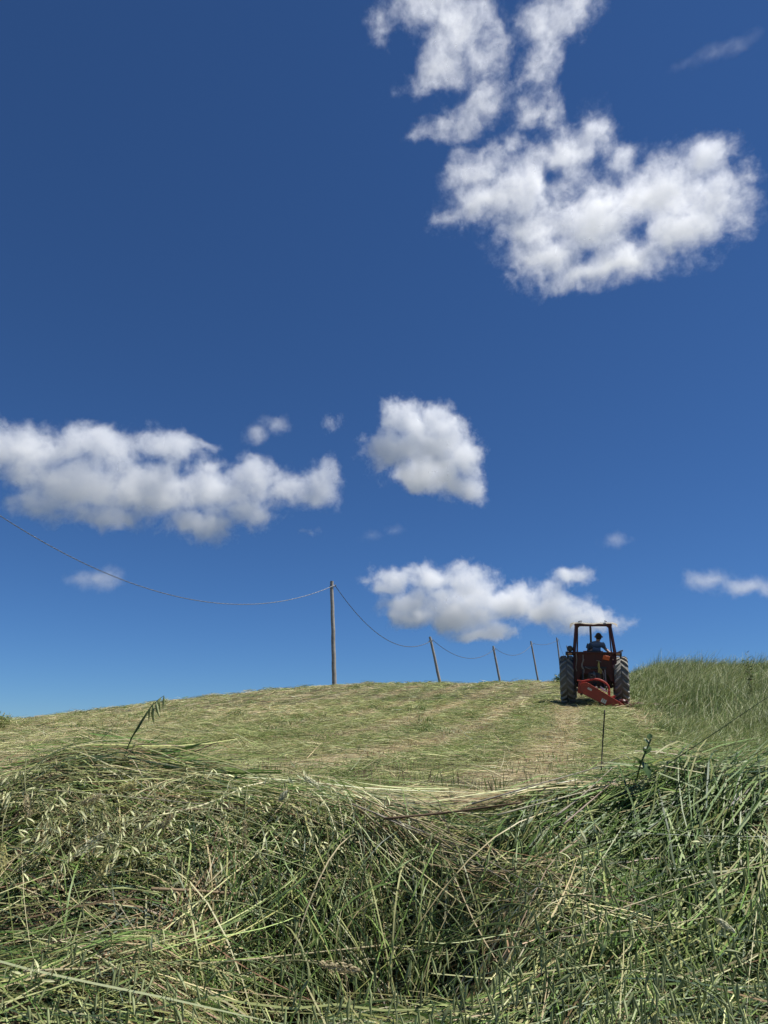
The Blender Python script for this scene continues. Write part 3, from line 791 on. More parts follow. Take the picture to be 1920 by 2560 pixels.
# --- dense seed heads (canary grass) on stems
def seed_head(px, py, label, ang, L=0.035, w=0.008, col=((0.30, 0.32, 0.15), (0.62, 0.60, 0.40)), lift=0.20, stem_to=None, d=None):
    p = at(px, py, d) if d else bank_pt(px, py, lift)
    ax = Vector((math.cos(ang), -0.15, math.sin(ang))).normalized()
    s0 = Vector(stem_to) if stem_to else p - ax * 0.14 + Vector((0, 0.06, -0.05))
    r = root("seed_head", tuple(s0), label, "seed head", "dense grass seed heads on the bank")
    part("stem", tube_arrays(smooth_path([s0, p - ax * 0.05 + Vector((0, 0.01, -0.005)), p], 5), [0.0012] * 10 + [0.0011], 4, (0.30, 0.30, 0.14)), M_GRASS, r, s0)
    arrs = []
    q = ax.to_track_quat('-Z', 'Y').to_matrix()
    L *= 1.15; w *= 1.2
    n = 110
    for i in range(n):
        t = (i + 0.5) / n; g = i * 2.39996
        rr = w * math.sin(math.pi * (0.08 + 0.88 * t)) ** 0.65
        V, F, C = glume(0.0065, 0.0017, 0.2, 0, col[0], col[1])
        g += rnd.gauss(0, 0.35); out = Matrix.Rotation(g, 3, 'Z') @ Matrix.Rotation(-0.45 + rnd.gauss(0, 0.25), 3, 'X') @ Matrix.Scale(rnd.uniform(0.75, 1.15), 3)
        V2 = V @ np.array(out).T + np.array((-math.sin(g) * rr * 0.75, math.cos(g) * rr * 0.75, -t * L + 0.003))
        arrs.append((V2 @ np.array(q).T + np.array(p), F, C * math.exp(rnd.gauss(0, 0.15))))
    part("spike", merge(arrs), M_STRAW, r, s0)
CR = ((0.42, 0.42, 0.24), (0.72, 0.70, 0.52)); BR = ((0.30, 0.25, 0.13), (0.56, 0.47, 0.29)); YL = ((0.33, 0.31, 0.12), (0.58, 0.52, 0.24))
for a in [(760, 1942, "white bushy seed head standing highest on the bank's middle top", -0.55, 0.040, 0.008, CR, 0.20),
          (65, 1990, "brownish seed head upright near the left edge of the bank", -1.2, 0.045, 0.010, BR), (270, 2140, "yellow-green seed head hanging alone below the left oat heads", -1.9, 0.050, 0.008, YL),
          (205, 2010, "pale brown seed head at upper left, under the long straw", 0.4, 0.040, 0.010, BR), (375, 2035, "brown seed head hanging above the right cream oat head", -2.1, 0.055, 0.009, BR),
          (395, 2075, "pale seed head tilted over the middle left of the bank", 0.8, 0.040, 0.009, BR), (265, 2085, "fat pale seed head between the two cream oat heads", -2.5, 0.060, 0.011, CR),
          (295, 1975, "yellowish seed head in the clump at upper left", 0.3, 0.040, 0.010, YL), (612, 2050, "grey-brown seed head pointing down under the bank's rim", -1.5, 0.050, 0.008, BR),
          (640, 2245, "green seed head in the dark middle hollow", 1.1, 0.050, 0.007, ((0.2, 0.26, 0.1), (0.45, 0.5, 0.25))), (800, 2410, "thick beige seed head lying level at the bottom middle", -0.1, 0.056, 0.008, BR),
          (5, 2110, "yellowish seed head cut by the left edge", -1.3, 0.050, 0.010, YL), (700, 2000, "small pale seed head beside the white bushy one", 0.9, 0.022, 0.008, CR), (1790, 2298, "curled cream seed head at the end of a dry stem at right", -0.6, 0.028, 0.006, CR)]:
    seed_head(*a)

# --- stalks, straws and sticks lying on the tangle
def stalk(name, pts, label, cat, rad=0.0022, col=(0.40, 0.33, 0.19), lift=0.15, tip=0.4, d=None, mat=None, group="loose stalks on the bank"):
    W = [bank_pt(p[0], p[1], p[2] if len(p) > 2 else lift) if not (len(p) > 3) else at(p[0], p[1], p[3]) for p in pts]
    path = smooth_path(W, 6)
    n = len(path)
    rr = [rad * (1 - (1 - tip) * i / (n - 1)) * (1 + 0.10 * math.sin(i * 1.7)) for i in range(n)]
    V, F, C = tube_arrays(path, rr, 5, col)
    C = C * np.exp(np.random.default_rng(int(pts[0][0])).normal(0, 0.12, (len(C), 1)))
    o = link(bpy.data.objects.new(name, mesh_from(name, V - np.array(W[0]), F, C, mat or M_STRAW)))
    o.location = W[0]
    tag(o, label, cat, group)
    return o
STR, GRY, DKB, DKG = (0.46, 0.40, 0.24), (0.34, 0.30, 0.23), (0.15, 0.10, 0.06), (0.06, 0.085, 0.03)
stalk("straw", [(104, 1974), (320, 1992), (520, 2012)], "long grey straw lying along the bank's top at left", "straw", 0.0022, GRY)
stalk("straw", [(350, 2030), (520, 2022), (680, 2020)], "brownish straw just under the long grey one on the bank's top", "straw", 0.0018, (0.33, 0.26, 0.17))
stalk("stick", [(378, 2222), (500, 2228), (606, 2236)], "dry brown stick lying level in the dark middle of the bank", "stick", 0.0034, (0.30, 0.22, 0.13), tip=0.9)
stalk("stick", [(512, 2218), (560, 2170), (640, 2090), (705, 2010)], "pale bent stalk crossing the dry brown stick and rising right", "stick", 0.0022, STR)
stalk("stick", [(960, 2047), (1130, 2030), (1305, 2006)], "dark brown stick lying on the bank below the stubble", "stick", 0.0032, DKB, tip=0.7)
stalk("straw", [(58, 2428), (520, 2408), (960, 2363)], "very long pale straw running across the lower left bank", "straw", 0.0020, STR, tip=0.8)
stalk("straw", [(640, 2396), (830, 2402), (1150, 2385)], "pale straw crossing the bottom of the dark hollow", "straw", 0.0018, STR)
stalk("straw", [(300, 2385), (440, 2345), (600, 2322)], "yellowish straw arching over the lower left tangle", "straw", 0.0021, (0.42, 0.42, 0.2))
stalk("straw", [(1243, 2038), (1440, 1985), (1640, 1934)], "bright cream straw slanting up to the right beside the leafy weed", "straw", 0.0022, (0.60, 0.55, 0.38))
stalk("straw", [(1180, 2010), (1330, 1965), (1470, 1925), (1560, 1890)], "grey straw in the sheaf sloping up to the right", "straw", 0.0021, GRY)
stalk("straw", [(1390, 2040), (1460, 1985), (1530, 1920)], "short greyish straw in the sheaf next to the leafy weed", "straw", 0.0026, GRY)
stalk("straw", [(1410, 2060), (1480, 2000), (1560, 1930)], "pinkish straw lowest in the sheaf beside the leafy weed", "straw", 0.0024, (0.42, 0.33, 0.25))
for i, (a, b, nm) in enumerate([((905, 1995), (1270, 2180), "uppermost"), ((930, 2030), (1330, 2240), "lowest"), ((960, 2025), (1215, 2130), "shortest"), ((880, 2010), (1370, 2230), "longest")]):
    stalk("straw", [a, ((a[0] + b[0]) / 2, (a[1] + b[1]) / 2 - 12), b], "%s of the grey straws fanning down right from the rim of the hollow" % nm, "straw", 0.0022, GRY if i % 2 else STR)
stalk("straw", [(1060, 2140), (1052, 2300), (1080, 2400), (1085, 2435)], "thin bent pale stalk hanging straight down at the middle right", "straw", 0.0018, (0.42, 0.44, 0.22))
stalk("grass_leaf", [(1110, 2150), (1155, 2280), (1185, 2400), (1190, 2440)], "wide pale green grass leaf hanging down at the middle right", "grass leaf", 0.0036, (0.26, 0.32, 0.13), mat=M_GRASS)
stalk("straw", [(1190, 2360), (1420, 2320), (1540, 2275), (1920, 2150)], "long cream straw running up to the right edge", "straw", 0.0021, STR)
stalk("straw", [(1390, 2345), (1620, 2320), (1780, 2290)], "dry stem that ends in the curled cream seed head", "straw", 0.0016, STR)
stalk("straw", [(960, 2366), (1060, 2378), (1155, 2385)], "short pale straw level at the lower middle", "straw", 0.0022, STR)
stalk("stem", [(1440, 2125), (1540, 2096), (1660, 2090), (1700, 2145)], "dark green stem kinked downward in the right half of the bank", "stem", 0.0021, DKG, lift=0.15, mat=M_GRASS)
stalk("stem", [(1300, 2080), (1325, 2035), (1345, 1985)], "dark short stem leaning right beside the brown stick", "stem", 0.0020, DKG, mat=M_GRASS)
stalk("stem", [(1570, 2300), (1620, 2260), (1655, 2225)], "dark green stem slanting over the cream straw at right", "stem", 0.0022, DKG, mat=M_GRASS)
stalk("stem", [(1865, 2360), (1885, 2280), (1905, 2180)], "upright dark stem near the right edge of the bank", "stem", 0.0016, DKG, mat=M_GRASS)
stalk("stem", [(1500, 2020), (1640, 1930, 0.18), (1790, 1830, 0, 1.9), (1960, 1715, 0, 1.9)], "longest dark stem rising diagonally to the right edge", "stem", 0.0020, DKG, mat=M_GRASS)
stalk("stem", [(1560, 2080), (1700, 1990, 0.18), (1960, 1845, 0, 1.8)], "second dark diagonal stem below the longest one at right", "stem", 0.0019, (0.09, 0.12, 0.045), mat=M_GRASS)
stalk("stem", [(1700, 2080), (1800, 1990, 0.18), (1960, 1900, 0, 1.75)], "lowest diagonal stem leaving at the right edge", "stem", 0.0019, DKG, mat=M_GRASS)
stalk("stem", [(1560, 1985), (1700, 1920, 0.16), (1850, 1850, 0, 1.9)], "thin pale diagonal stem between the dark ones at right", "stem", 0.0014, (0.26, 0.28, 0.13), mat=M_GRASS)
stalk("stem", [(1503, 1925), (1506, 1870, 0, 2.0), (1512, 1775, 0, 2.0)], "thin dark upright stem in front of the red mower", "stem", 0.0016, (0.05, 0.045, 0.03), tip=1.3)
stalk("twig", [(250, 1925), (210, 1885, 0, 1.95), (186, 1860, 0, 1.95), (187, 1845, 0, 1.95)], "crooked thin twig sticking up left of the tall oat stem", "twig", 0.0012, DKB)
stalk("twig", [(145, 1925), (100, 1885, 0, 1.95), (64, 1858, 0, 1.95)], "thin slanted twig near the left edge above the bank", "twig", 0.0012, DKB)
stalk("twig", [(130, 1910), (190, 1898, 0, 1.95), (260, 1882, 0, 1.95)], "thin brown twig pointing right at the foot of the tall oat stem", "twig", 0.0013, DKB)

# the tall oat stem against the field
D = 1.95
b0 = at(298, 1925, D)
r = root("tall_oat_plant", tuple(b0), "tall dark oat stem with drooping head standing alone at left against the hill", "oat plant")
pth = smooth_path([b0, at(325, 1855, D), at(352, 1805, D), at(378, 1768, D), at(395, 1750, D), at(410, 1739, D)], 5)
part("stem", tube_arrays(pth, [0.0019 - 0.0012 * i / (len(pth) - 1) for i in range(len(pth))], 5, (0.10, 0.12, 0.05)), M_GRASS, r, b0)
lf = smooth_path([at(326, 1850, D - 0.005), at(344, 1822, D - 0.01), at(366, 1785, D - 0.01), at(388, 1752, D)], 4)
LV = []; LF = []
for i, q in enumerate(lf):
    w = 0.0066 * math.sin(math.pi * (0.12 + 0.86 * i / (len(lf) - 1)))
    for s in (-1, 0, 1): LV.append((q.x + s * w * 0.82, q.y - 0.002 * abs(s), q.z + s * w * 0.5))
for i in range(len(lf) - 1):
    for j in range(2): LF.append((i * 3 + j, i * 3 + j + 1, i * 3 + j + 4, i * 3 + j + 3))
part("leaf", (np.array(LV), LF, np.tile([0.085, 0.125, 0.045], (len(LV), 1))), M_GRASS, r, b0)
for i, (px, py) in enumerate([(374, 1768), (382, 1758), (390, 1752), (397, 1746), (403, 1741), (410, 1738), (388, 1762), (379, 1775)]):
    o = link(bpy.data.objects.new("spikelet", SPK_C[i % 4]), r)
    o.location = at(px, py + 2, D - 0.01 * (i % 3)) - b0
    o.rotation_euler = (rnd.uniform(-0.2, 0.2), -0.35 + rnd.uniform(-0.2, 0.2), rnd.uniform(0, 6))
    o.scale = (1.5, 1.5, 1.5)

# --- broad-leaved weeds
M_LEAF = plant_material("broad_leaf", 0.25, 0.4, 0.45)
def leaf_arrays(L, w, col, droop=0.3, fold=0.25):
    V = []; F = []; C = []
    prof = [0.15, 0.75, 1.0, 0.9, 0.6, 0.04]
    for i in range(6):
        t = i / 5
        for j, s in enumerate((-1, -0.5, 0, 0.5, 1)):
            V.append((s * w * prof[i] * (1 + 0.06 * math.sin(i * 3 + j)), L * t, -droop * L * t * t + fold * w * abs(s) * prof[i] + 0.05 * w * math.sin(i * 2.1 + j * 1.3)))
            k = 1.25 if s == 0 else 1.0
            C.append((col[0] * k, col[1] * k, col[2] * k))
    for i in range(5):
        for j in range(4):
            a = i * 5 + j; F.append((a, a + 1, a + 6, a + 5))
    return np.array(V), F, np.array(C)
def weed(base, label, stem, leaves, col, sizes, group=None):
    r = root("leafy_weed", tuple(base), label, "weed", group)
    if stem: part("stem", tube_arrays(smooth_path(stem, 5), [0.0022] * (len(smooth_path(stem, 5))), 5, (0.10, 0.14, 0.05)), M_GRASS, r, base)
    for i, (p, az, tilt) in enumerate(leaves):
        L = sizes[i % len(sizes)]
        o = part("leaf", leaf_arrays(L, L * 0.36, col), M_LEAF, r)
        o.location = Vector(p) - Vector(base)
        o.rotation_euler = (tilt, rnd.uniform(-0.4, 0.4), az)
D = 1.85
b = bank_pt(1590, 1960, 0.08)
weed(b, "dark leafy weed with broad leaves rising above the right sheaf of straws", [b, at(1600, 1915, D), at(1618, 1870, D), at(1628, 1845, D)],
     [(at(1600, 1910, D), 2.0, 0.9), (at(1606, 1905, D), -2.6, -0.9), (at(1615, 1885, D), -0.6, 0.9), (at(1618, 1880, D), 2.9, 0.5), (at(1622, 1862, D), 0.5, 1.1), (at(1627, 1850, D), -0.5, 1.2), (at(1612, 1918, D), -1.2, 0.1)],
     (0.070, 0.120, 0.040), [0.034, 0.040, 0.030, 0.028, 0.022, 0.020, 0.040])
for px, py, label in [(1385, 1968, "small broad-leaved weed by the upper sheaf below the stubble"), (1292, 2036, "small light green round-leaved weed in the middle of the bank"), (1190, 2095, "low round-leaved weed right of the fanning straws"),
                      (1560, 2335, "small pale-leaved weed at the lower right"), (1570, 2010, "dark leafy weed under the slanting cream straw"), (1240, 2080, "pale clover-like weed beside the fanning straws")]:
    b = bank_pt(px, py, 0.11)
    weed(b, label, None, [(b + Vector((rnd.uniform(-0.02, 0.02), rnd.uniform(-0.02, 0.01), rnd.uniform(0, 0.015))), rnd.uniform(0, 6.3), rnd.uniform(-0.9, 0.3)) for _ in range(6)],
         (0.11, 0.17, 0.05) if 'light' in label or 'pale' in label else (0.055, 0.10, 0.03), [0.026, 0.020, 0.030], "broad-leaved weeds on the bank")
# ------------------------------------------------------------------ materials for built things
def mat(name, col, rough=0.6, metal=0.0, var=0.25, scale=8.0, dirt=None, spec=0.5, bump=0.0):
    m = bpy.data.materials.new(name); m.use_nodes = True
    t = NT(m.node_tree); b = m.node_tree.nodes["Principled BSDF"]
    tc = t.n("ShaderNodeTexCoord").outputs["Object"]
    n1 = t.n("ShaderNodeTexNoise", {"Vector": tc, "Scale": scale, "Detail": 7.0, "Roughness": 0.65}).outputs[0]
    f = t.m('MULTIPLY_ADD', n1, 2.4, -0.7, clamp=True)
    d = dirt or tuple(c * (1 - var) for c in col)
    mx = t.n("ShaderNodeMix", data_type='RGBA')
    t.l(f, mx.inputs["Factor"]); mx.inputs[6].default_value = (*col, 1); mx.inputs[7].default_value = (*d, 1)
    t.l(mx.outputs[2], b.inputs["Base Color"])
    b.inputs["Roughness"].default_value = rough
    b.inputs["Metallic"].default_value = metal
    b.inputs["Specular IOR Level"].default_value = spec
    if bump:
        bp = t.n("ShaderNodeBump", {"Height": n1, "Strength": bump, "Distance": 0.02})
        t.l(bp.outputs[0], b.inputs["Normal"])
    return m
M_WOOD = mat("weathered_wood", (0.40, 0.375, 0.335), 0.85, dirt=(0.20, 0.18, 0.155), scale=3.0, bump=0.4)
M_ZINC = mat("galvanised_steel", (0.42, 0.42, 0.42), 0.45, 0.8)
M_CABLE = mat("cable_sheath", (0.05, 0.055, 0.06), 0.5)
M_CABLE2 = mat("messenger_wire", (0.22, 0.23, 0.25), 0.5, 0.2)
M_RED = mat("dark_red_paint", (0.088, 0.009, 0.008), 0.5, dirt=(0.045, 0.010, 0.008), scale=6)  # dark red all over, toned down for the tractor body
M_RED2 = mat("mower_red_paint", (0.43, 0.046, 0.028), 0.45, dirt=(0.24, 0.040, 0.026), scale=7)
M_ORANGE = mat("orange_reflector", (0.78, 0.14, 0.05), 0.35)
M_BLACK = mat("greasy_iron", (0.035, 0.032, 0.03), 0.55, dirt=(0.07, 0.055, 0.04), scale=14)
M_RUB = mat("dusty_rubber", (0.10, 0.096, 0.088), 0.85, dirt=(0.20, 0.19, 0.16), scale=9)
M_LUG = mat("pale_rubber_lugs", (0.23, 0.22, 0.195), 0.85, dirt=(0.33, 0.31, 0.265), scale=9)  # lugs paler than the tyre so the tread stands out
M_RIM = mat("rim_paint", (0.38, 0.36, 0.32), 0.5, dirt=(0.2, 0.18, 0.15))
M_CANVAS = mat("white_canvas", (0.66, 0.62, 0.54), 0.9, dirt=(0.42, 0.38, 0.31), scale=10)
M_HOSE = mat("hydraulic_hose", (0.30, 0.26, 0.21), 0.6)
M_ROPE = mat("yellow_twine", (0.66, 0.55, 0.16), 0.9)
M_PLATE = mat("white_sticker", (0.70, 0.68, 0.62), 0.5, dirt=(0.5, 0.47, 0.42))
M_LENS = mat("lamp_lens", (0.55, 0.25, 0.10), 0.2)
M_SKIN = mat("skin", (0.42, 0.24, 0.16), 0.6, var=0.15)
M_HAIR = mat("dark_hair", (0.018, 0.013, 0.010), 0.6)
M_SHIRT = mat("blue_grey_shirt", (0.13, 0.18, 0.26), 0.9, var=0.2, scale=12)
M_TROUS = mat("dark_trousers", (0.02, 0.022, 0.03), 0.9)

# ------------------------------------------------------------------ bmesh helpers
def bm_box(bm, c, s, R=None, bev=0.0):
    r = bmesh.ops.create_cube(bm, size=1.0)
    M = Matrix.Translation(Vector(c)) @ (R.to_4x4() if R is not None else Matrix.Identity(4)) @ Matrix.Diagonal((*s, 1))
    bmesh.ops.transform(bm, matrix=M, verts=r['verts'])
    if bev > 0:
        es = list({e for v in r['verts'] for e in v.link_edges})
        bmesh.ops.bevel(bm, geom=es, offset=bev, segments=2, affect='EDGES', profile=0.6)
def bm_tube(bm, pts, rads, sides=8, cap=True):
    pts = [Vector(p) for p in pts]
    if not isinstance(rads, (list, tuple)): rads = [rads] * len(pts)
    n = len(pts); rings = []
    ref = None
    for i, p in enumerate(pts):
        t = (pts[min(i + 1, n - 1)] - pts[max(i - 1, 0)]).normalized()
        if ref is None:
            ref = t.cross(Vector((0, 0, 1)))
            if ref.length < 0.05: ref = t.cross(Vector((0, 1, 0)))
        a = (ref - t * ref.dot(t)).normalized(); ref = a
        b = t.cross(a)
        rings.append([bm.verts.new(p + (a * math.cos(2 * math.pi * j / sides) + b * math.sin(2 * math.pi * j / sides)) * rads[i]) for j in range(sides)])
    for i in range(n - 1):
        for j in range(sides):
            bm.faces.new((rings[i][j], rings[i][(j + 1) % sides], rings[i + 1][(j + 1) % sides], rings[i + 1][j]))
    if cap:
        bm.faces.new(rings[0][::-1]); bm.faces.new(rings[-1])
def bm_lathe(bm, prof, axis='X', c=(0, 0, 0), sides=32):
    """prof: (along axis, radius) closed loop"""
    rings = []
    for j in range(sides):
        a = 2 * math.pi * j / sides
        rg = []
        for (u, r) in prof:
            if axis == 'X': v = (u, math.cos(a) * r, math.sin(a) * r)
            elif axis == 'Y': v = (math.sin(a) * r, u, math.cos(a) * r)
            else: v = (math.cos(a) * r, math.sin(a) * r, u)
            rg.append(bm.verts.new(Vector(v) + Vector(c)))
        rings.append(rg)
    k = len(prof)
    for j in range(sides):
        A, B = rings[j], rings[(j + 1) % sides]
        for i in range(k):
            try: bm.faces.new((A[i], B[i], B[(i + 1) % k], A[(i + 1) % k]))
            except ValueError: pass
def bm_prism(bm, poly, y0, y1):
    """poly in (x,z), extruded along y"""
    A = [bm.verts.new((p[0], y0, p[1])) for p in poly]; B = [bm.verts.new((p[0], y1, p[1])) for p in poly]
    n = len(poly)
    bm.faces.new(A); bm.faces.new(B[::-1])
    for i in range(n): bm.faces.new((A[i], B[i], B[(i + 1) % n], A[(i + 1) % n]))
def obj(name, bm, m, parent=None, smooth=True):
    bmesh.ops.recalc_face_normals(bm, faces=bm.faces[:])
    me = bpy.data.meshes.new(name); bm.to_mesh(me); bm.free()
    me.materials.append(m)
    if smooth:
        me.polygons.foreach_set("use_smooth", np.ones(len(me.polygons), bool))
        me.set_sharp_from_angle(angle=math.radians(38))
    return link(bpy.data.objects.new(name, me), parent)
def B(): return bmesh.new()

# ------------------------------------------------------------------ poles and cable
POLES = [((829, 1453), (836, 1708), 31.0, 0.105, "nearest and tallest weathered wooden pole on the crest of the hill"),
         ((1075, 1592), (1100, 1706), 42.0, 0.10, "second wooden pole from the left, leaning left behind the crest"),
         ((1233, 1615), (1251, 1710), 54.0, 0.10, "third wooden pole from the left, leaning left behind the crest"),
         ((1327, 1603), (1346, 1704), 62.0, 0.095, "fourth wooden pole from the left, leaning left behind the crest"),
         ((1392, 1594), (1403, 1687), 72.0, 0.095, "fifth pole from the left, close beside the tractor"),
         ((1417, 1614), (1431, 1700), 86.0, 0.09, "farthest pole, half hidden right behind the tractor")]
tops = []
for i, (a, b, d, r0, label) in enumerate(POLES):
    top = at(a[0], a[1], d); low = at(b[0], b[1], d)
    dirv = (low - top).normalized()
    p = top.copy()
    while p.z > float(height(p.x, p.y)) - 0.6: p += dirv * 0.05
    base = p
    e = root("wooden_pole", tuple(base), label, "pole", "wooden poles along the cable")
    bm = B()
    n = 14; pr = random.Random(i)
    pts = [base.lerp(top, k / n) - base + Vector((pr.gauss(0, 0.006), pr.gauss(0, 0.006), 0)) for k in range(n + 1)]
    bm_tube(bm, pts, [r0 * 0.88 * (1.12 - 0.30 * k / n) for k in range(n + 1)], 12)
    obj("shaft", bm, M_WOOD, e)
    tp = top - base
    bm = B()
    bm_lathe(bm, [(-0.03, r0 * 0.80), (-0.03, r0 * 0.9), (0.03, r0 * 0.9), (0.03, r0 * 0.80)], 'Z', tp + Vector((0, 0, -0.26)), 14)
    bm_tube(bm, [tp + Vector((0.06, 0, -0.26)), tp + Vector((0.17, -0.02, -0.25)), tp + Vector((0.20, -0.02, -0.19)), tp + Vector((0.16, -0.02, -0.15))], 0.014, 6)
    obj("bracket", bm, M_ZINC, e)
    tops.append(top + Vector((0.15, -0.02, -0.18)))
def cable(p, q, sag, label, turns, rad=0.014, k=None):
    L = (q - p).length
    n = max(24, int(turns * 6))
    e = root("overhead_cable", tuple(p), label, "cable", "spans of the sagging overhead cable")
    for nm, ph, m in (("strand", 0.0, M_CABLE), ("strand", math.pi, M_CABLE2)):
        pts = []
        for i in range(n + 1):
            t = i / n
            c = p.lerp(q, t) - p; c.z -= sag * 4 * t * (1 - t)
            g = 2 * math.pi * turns * t + ph
            pts.append(c + Vector((math.cos(g) * 0.3, math.cos(g) * 0.3, math.sin(g))) * rad * 0.8)
        bm = B(); bm_tube(bm, pts, rad, 5)
        obj(nm, bm, m, e)
# the span that comes in from the left: its far pole stands outside the frame, nearer to the viewer
P0 = Vector((-11.5, 15.0, 0))
best = None
targets = [(0, 1292), (150, 1375), (301, 1443), (486, 1502), (613, 1513), (764, 1490)]
def proj(p):
    r_ = Vector(p) - Vector((0, 0, EYE))
    dz = r_.y * CP + r_.z * SP; uy = -r_.y * SP + r_.z * CP
    return 960 + FPX * r_.x / dz, 1280 - FPX * uy / dz
for x0 in (-9.5, -10.5, -11.5, -13.0, -15.0):
    for y0 in (11.0, 14.0, 17.0, 20.0):
        for z0 in np.arange(4.0, 13.0, 0.4):
            for sg in np.arange(0.6, 4.2, 0.15):
                err = 0
                p = Vector((x0, y0, z0)); q = tops[0]
                P_ = []
                for i in range(41):
                    t = i / 40
                    c = p.lerp(q, t); c.z -= sg * 4 * t * (1 - t)
                    if c.y > 1: P_.append(proj(c))
                P_ = np.array(P_)
                for (tx, ty) in targets: err += (np.interp(tx, P_[:, 0], P_[:, 1]) - ty) ** 2
                if best is None or err < best[0]: best = (err, p, sg)
LEFT_TOP, sg0 = best[1], best[2]
print("left span", best)
cable(LEFT_TOP, tops[0], sg0, "long twisted cable sagging in from the left edge to the nearest pole", 80, 0.0088)
lowpts = [(1018, 1617), (1185, 1645), (1283, 1638), (1362, 1612), (1404, 1626)]
names = ["cable hanging between the nearest and the second pole", "cable hanging between the second and the third pole", "cable hanging between the third and the fourth pole", "cable between the fourth and the fifth pole", "cable between the fifth and the farthest pole"]
for i in range(5):
    p, q = tops[i], tops[i + 1]
    bs = None
    for sg in np.arange(0.1, 4.0, 0.05):
        P_ = np.array([proj(p.lerp(q, t) - Vector((0, 0, sg * 4 * t * (1 - t)))) for t in np.linspace(0, 1, 31)])
        er = abs(np.interp(lowpts[i][0], P_[:, 0], P_[:, 1]) - lowpts[i][1])
        if bs is None or er < bs[0]: bs = (er, sg)
    cable(p, q, bs[1], names[i], 40, 0.0110)
# the pole outside the frame that carries the near end
bz = float(height(LEFT_TOP.x, LEFT_TOP.y)) - 0.4
e = root("wooden_pole", (LEFT_TOP.x - 0.15, LEFT_TOP.y, bz), "wooden pole beyond the left edge that carries the near cable end", "pole", "wooden poles along the cable")
bm = B(); h_ = LEFT_TOP.z + 0.18 - bz
bm_tube(bm, [(0, 0, h_ * k / 10) for k in range(11)], [0.12 - 0.003 * k for k in range(11)], 12)
obj("shaft", bm, M_WOOD, e)
bm = B(); bm_tube(bm, [(0.05, 0, h_ - 0.24), (0.14, 0, h_ - 0.23), (0.16, 0, h_ - 0.17)], 0.014, 6); obj("bracket", bm, M_ZINC, e)

# ------------------------------------------------------------------ tractor
TY = 20.0
tc = ray(1489, 1768); TX = tc.x * TY
tz = float(height(TX, TY))
dzy = (float(height(TX + RS, TY + RC)) - float(height(TX - RS, TY - RC))) / 2
T = root("tractor", (TX, TY, tz + 0.03), "old red tractor with open roll-over frame driving uphill away from view", "tractor")
# local axes: x right, y forward, z up; rear axle at y = 0, tyres reach back to y = -0.64
T.rotation_euler = (math.atan(dzy), 0.045, -ROW)
def wheel(cx, y, z, R, W, rim_r, name, lugs, flip):
    bm = B()
    h = W / 2
    bm_lathe(bm, [(-h * 0.72, rim_r), (-h * 0.98, rim_r + (R - rim_r) * 0.35), (-h * 0.98, R - 0.095), (-h * 0.80, R - 0.055), (-h * 0.3, R - 0.045), (h * 0.3, R - 0.045), (h * 0.80, R - 0.055), (h * 0.98, R - 0.095), (h * 0.98, rim_r + (R - rim_r) * 0.35), (h * 0.72, rim_r)], 'X', (0, 0, 0), 48)
    w = link(bpy.data.objects.new(name, None), T); w.location = (cx, y, z)
    ty = obj("tyre", bm, M_RUB, w)
    # chevron lugs: two staggered rows of slanted bars
    for s in (-1, 1):
        for k in range(lugs):
            bm = B()
            a0 = 2 * math.pi * (k + (0.5 if s > 0 else 0.0)) / lugs
            sw = 0.62 * 2 * math.pi / lugs * 1.35
            V = []
            m = 5
            for i in range(m + 1):
                t = i / m
                x = s * (0.015 + t * (h * 1.0 - 0.015))
                a = a0 - flip * (t * sw)
                ro = R - 0.055 * max(0, t - 0.75) / 0.25 * 0.9
                ri = R - 0.06 - 0.05 * max(0, t - 0.75) / 0.25
                da = 0.024 / R * (1.15 if t > 0.7 else 1.0)
                V.append([bm.verts.new((x, math.sin(a + q) * rr, math.cos(a + q) * rr)) for (q, rr) in ((-da, ro), (da, ro), (da * 1.5, ri), (-da * 1.5, ri))])
            for i in range(m):
                for j in range(4): bm.faces.new((V[i][j], V[i][(j + 1) % 4], V[i + 1][(j + 1) % 4], V[i + 1][j]))
            bm.faces.new(V[0]); bm.faces.new(V[-1][::-1])
            obj("lug", bm, M_LUG, w, False)
    bm = B()
    bm_lathe(bm, [(-h * 0.70, rim_r + 0.01), (-h * 0.74, rim_r + 0.03), (-h * 0.74, rim_r - 0.02), (-h * 0.2, rim_r - 0.05), (-h * 0.15, 0.07), (h * 0.05, 0.07), (h * 0.05, rim_r - 0.05), (h * 0.74, rim_r - 0.02), (h * 0.74, rim_r + 0.03), (h * 0.70, rim_r + 0.01)], 'X', (0, 0, 0), 32)
    bm_lathe(bm, [(-h * 0.5, 0.0), (-h * 0.5, 0.10), (h * 0.3, 0.10), (h * 0.3, 0.0)], 'X', (0, 0, 0), 16)
    for k in range(8):
        a = k * math.pi / 4
        bm_box(bm, (-h * 0.28 if cx < 0 else h * 0.12, math.sin(a) * 0.2, math.cos(a) * 0.2), (0.03, 0.03, 0.03))
    obj("rim", bm, M_RIM, w)
wheel(-0.708, 0.0, 0.635, 0.645, 0.375, 0.36, "rear_wheel", 19, 1)
wheel(0.700, 0.0, 0.635, 0.645, 0.375, 0.36, "rear_wheel", 19, 1)
wheel(-0.62, 1.85, 0.36, 0.37, 0.19, 0.21, "front_wheel", 16, 1)
wheel(0.62, 1.85, 0.36, 0.37, 0.19, 0.21, "front_wheel", 16, 1)
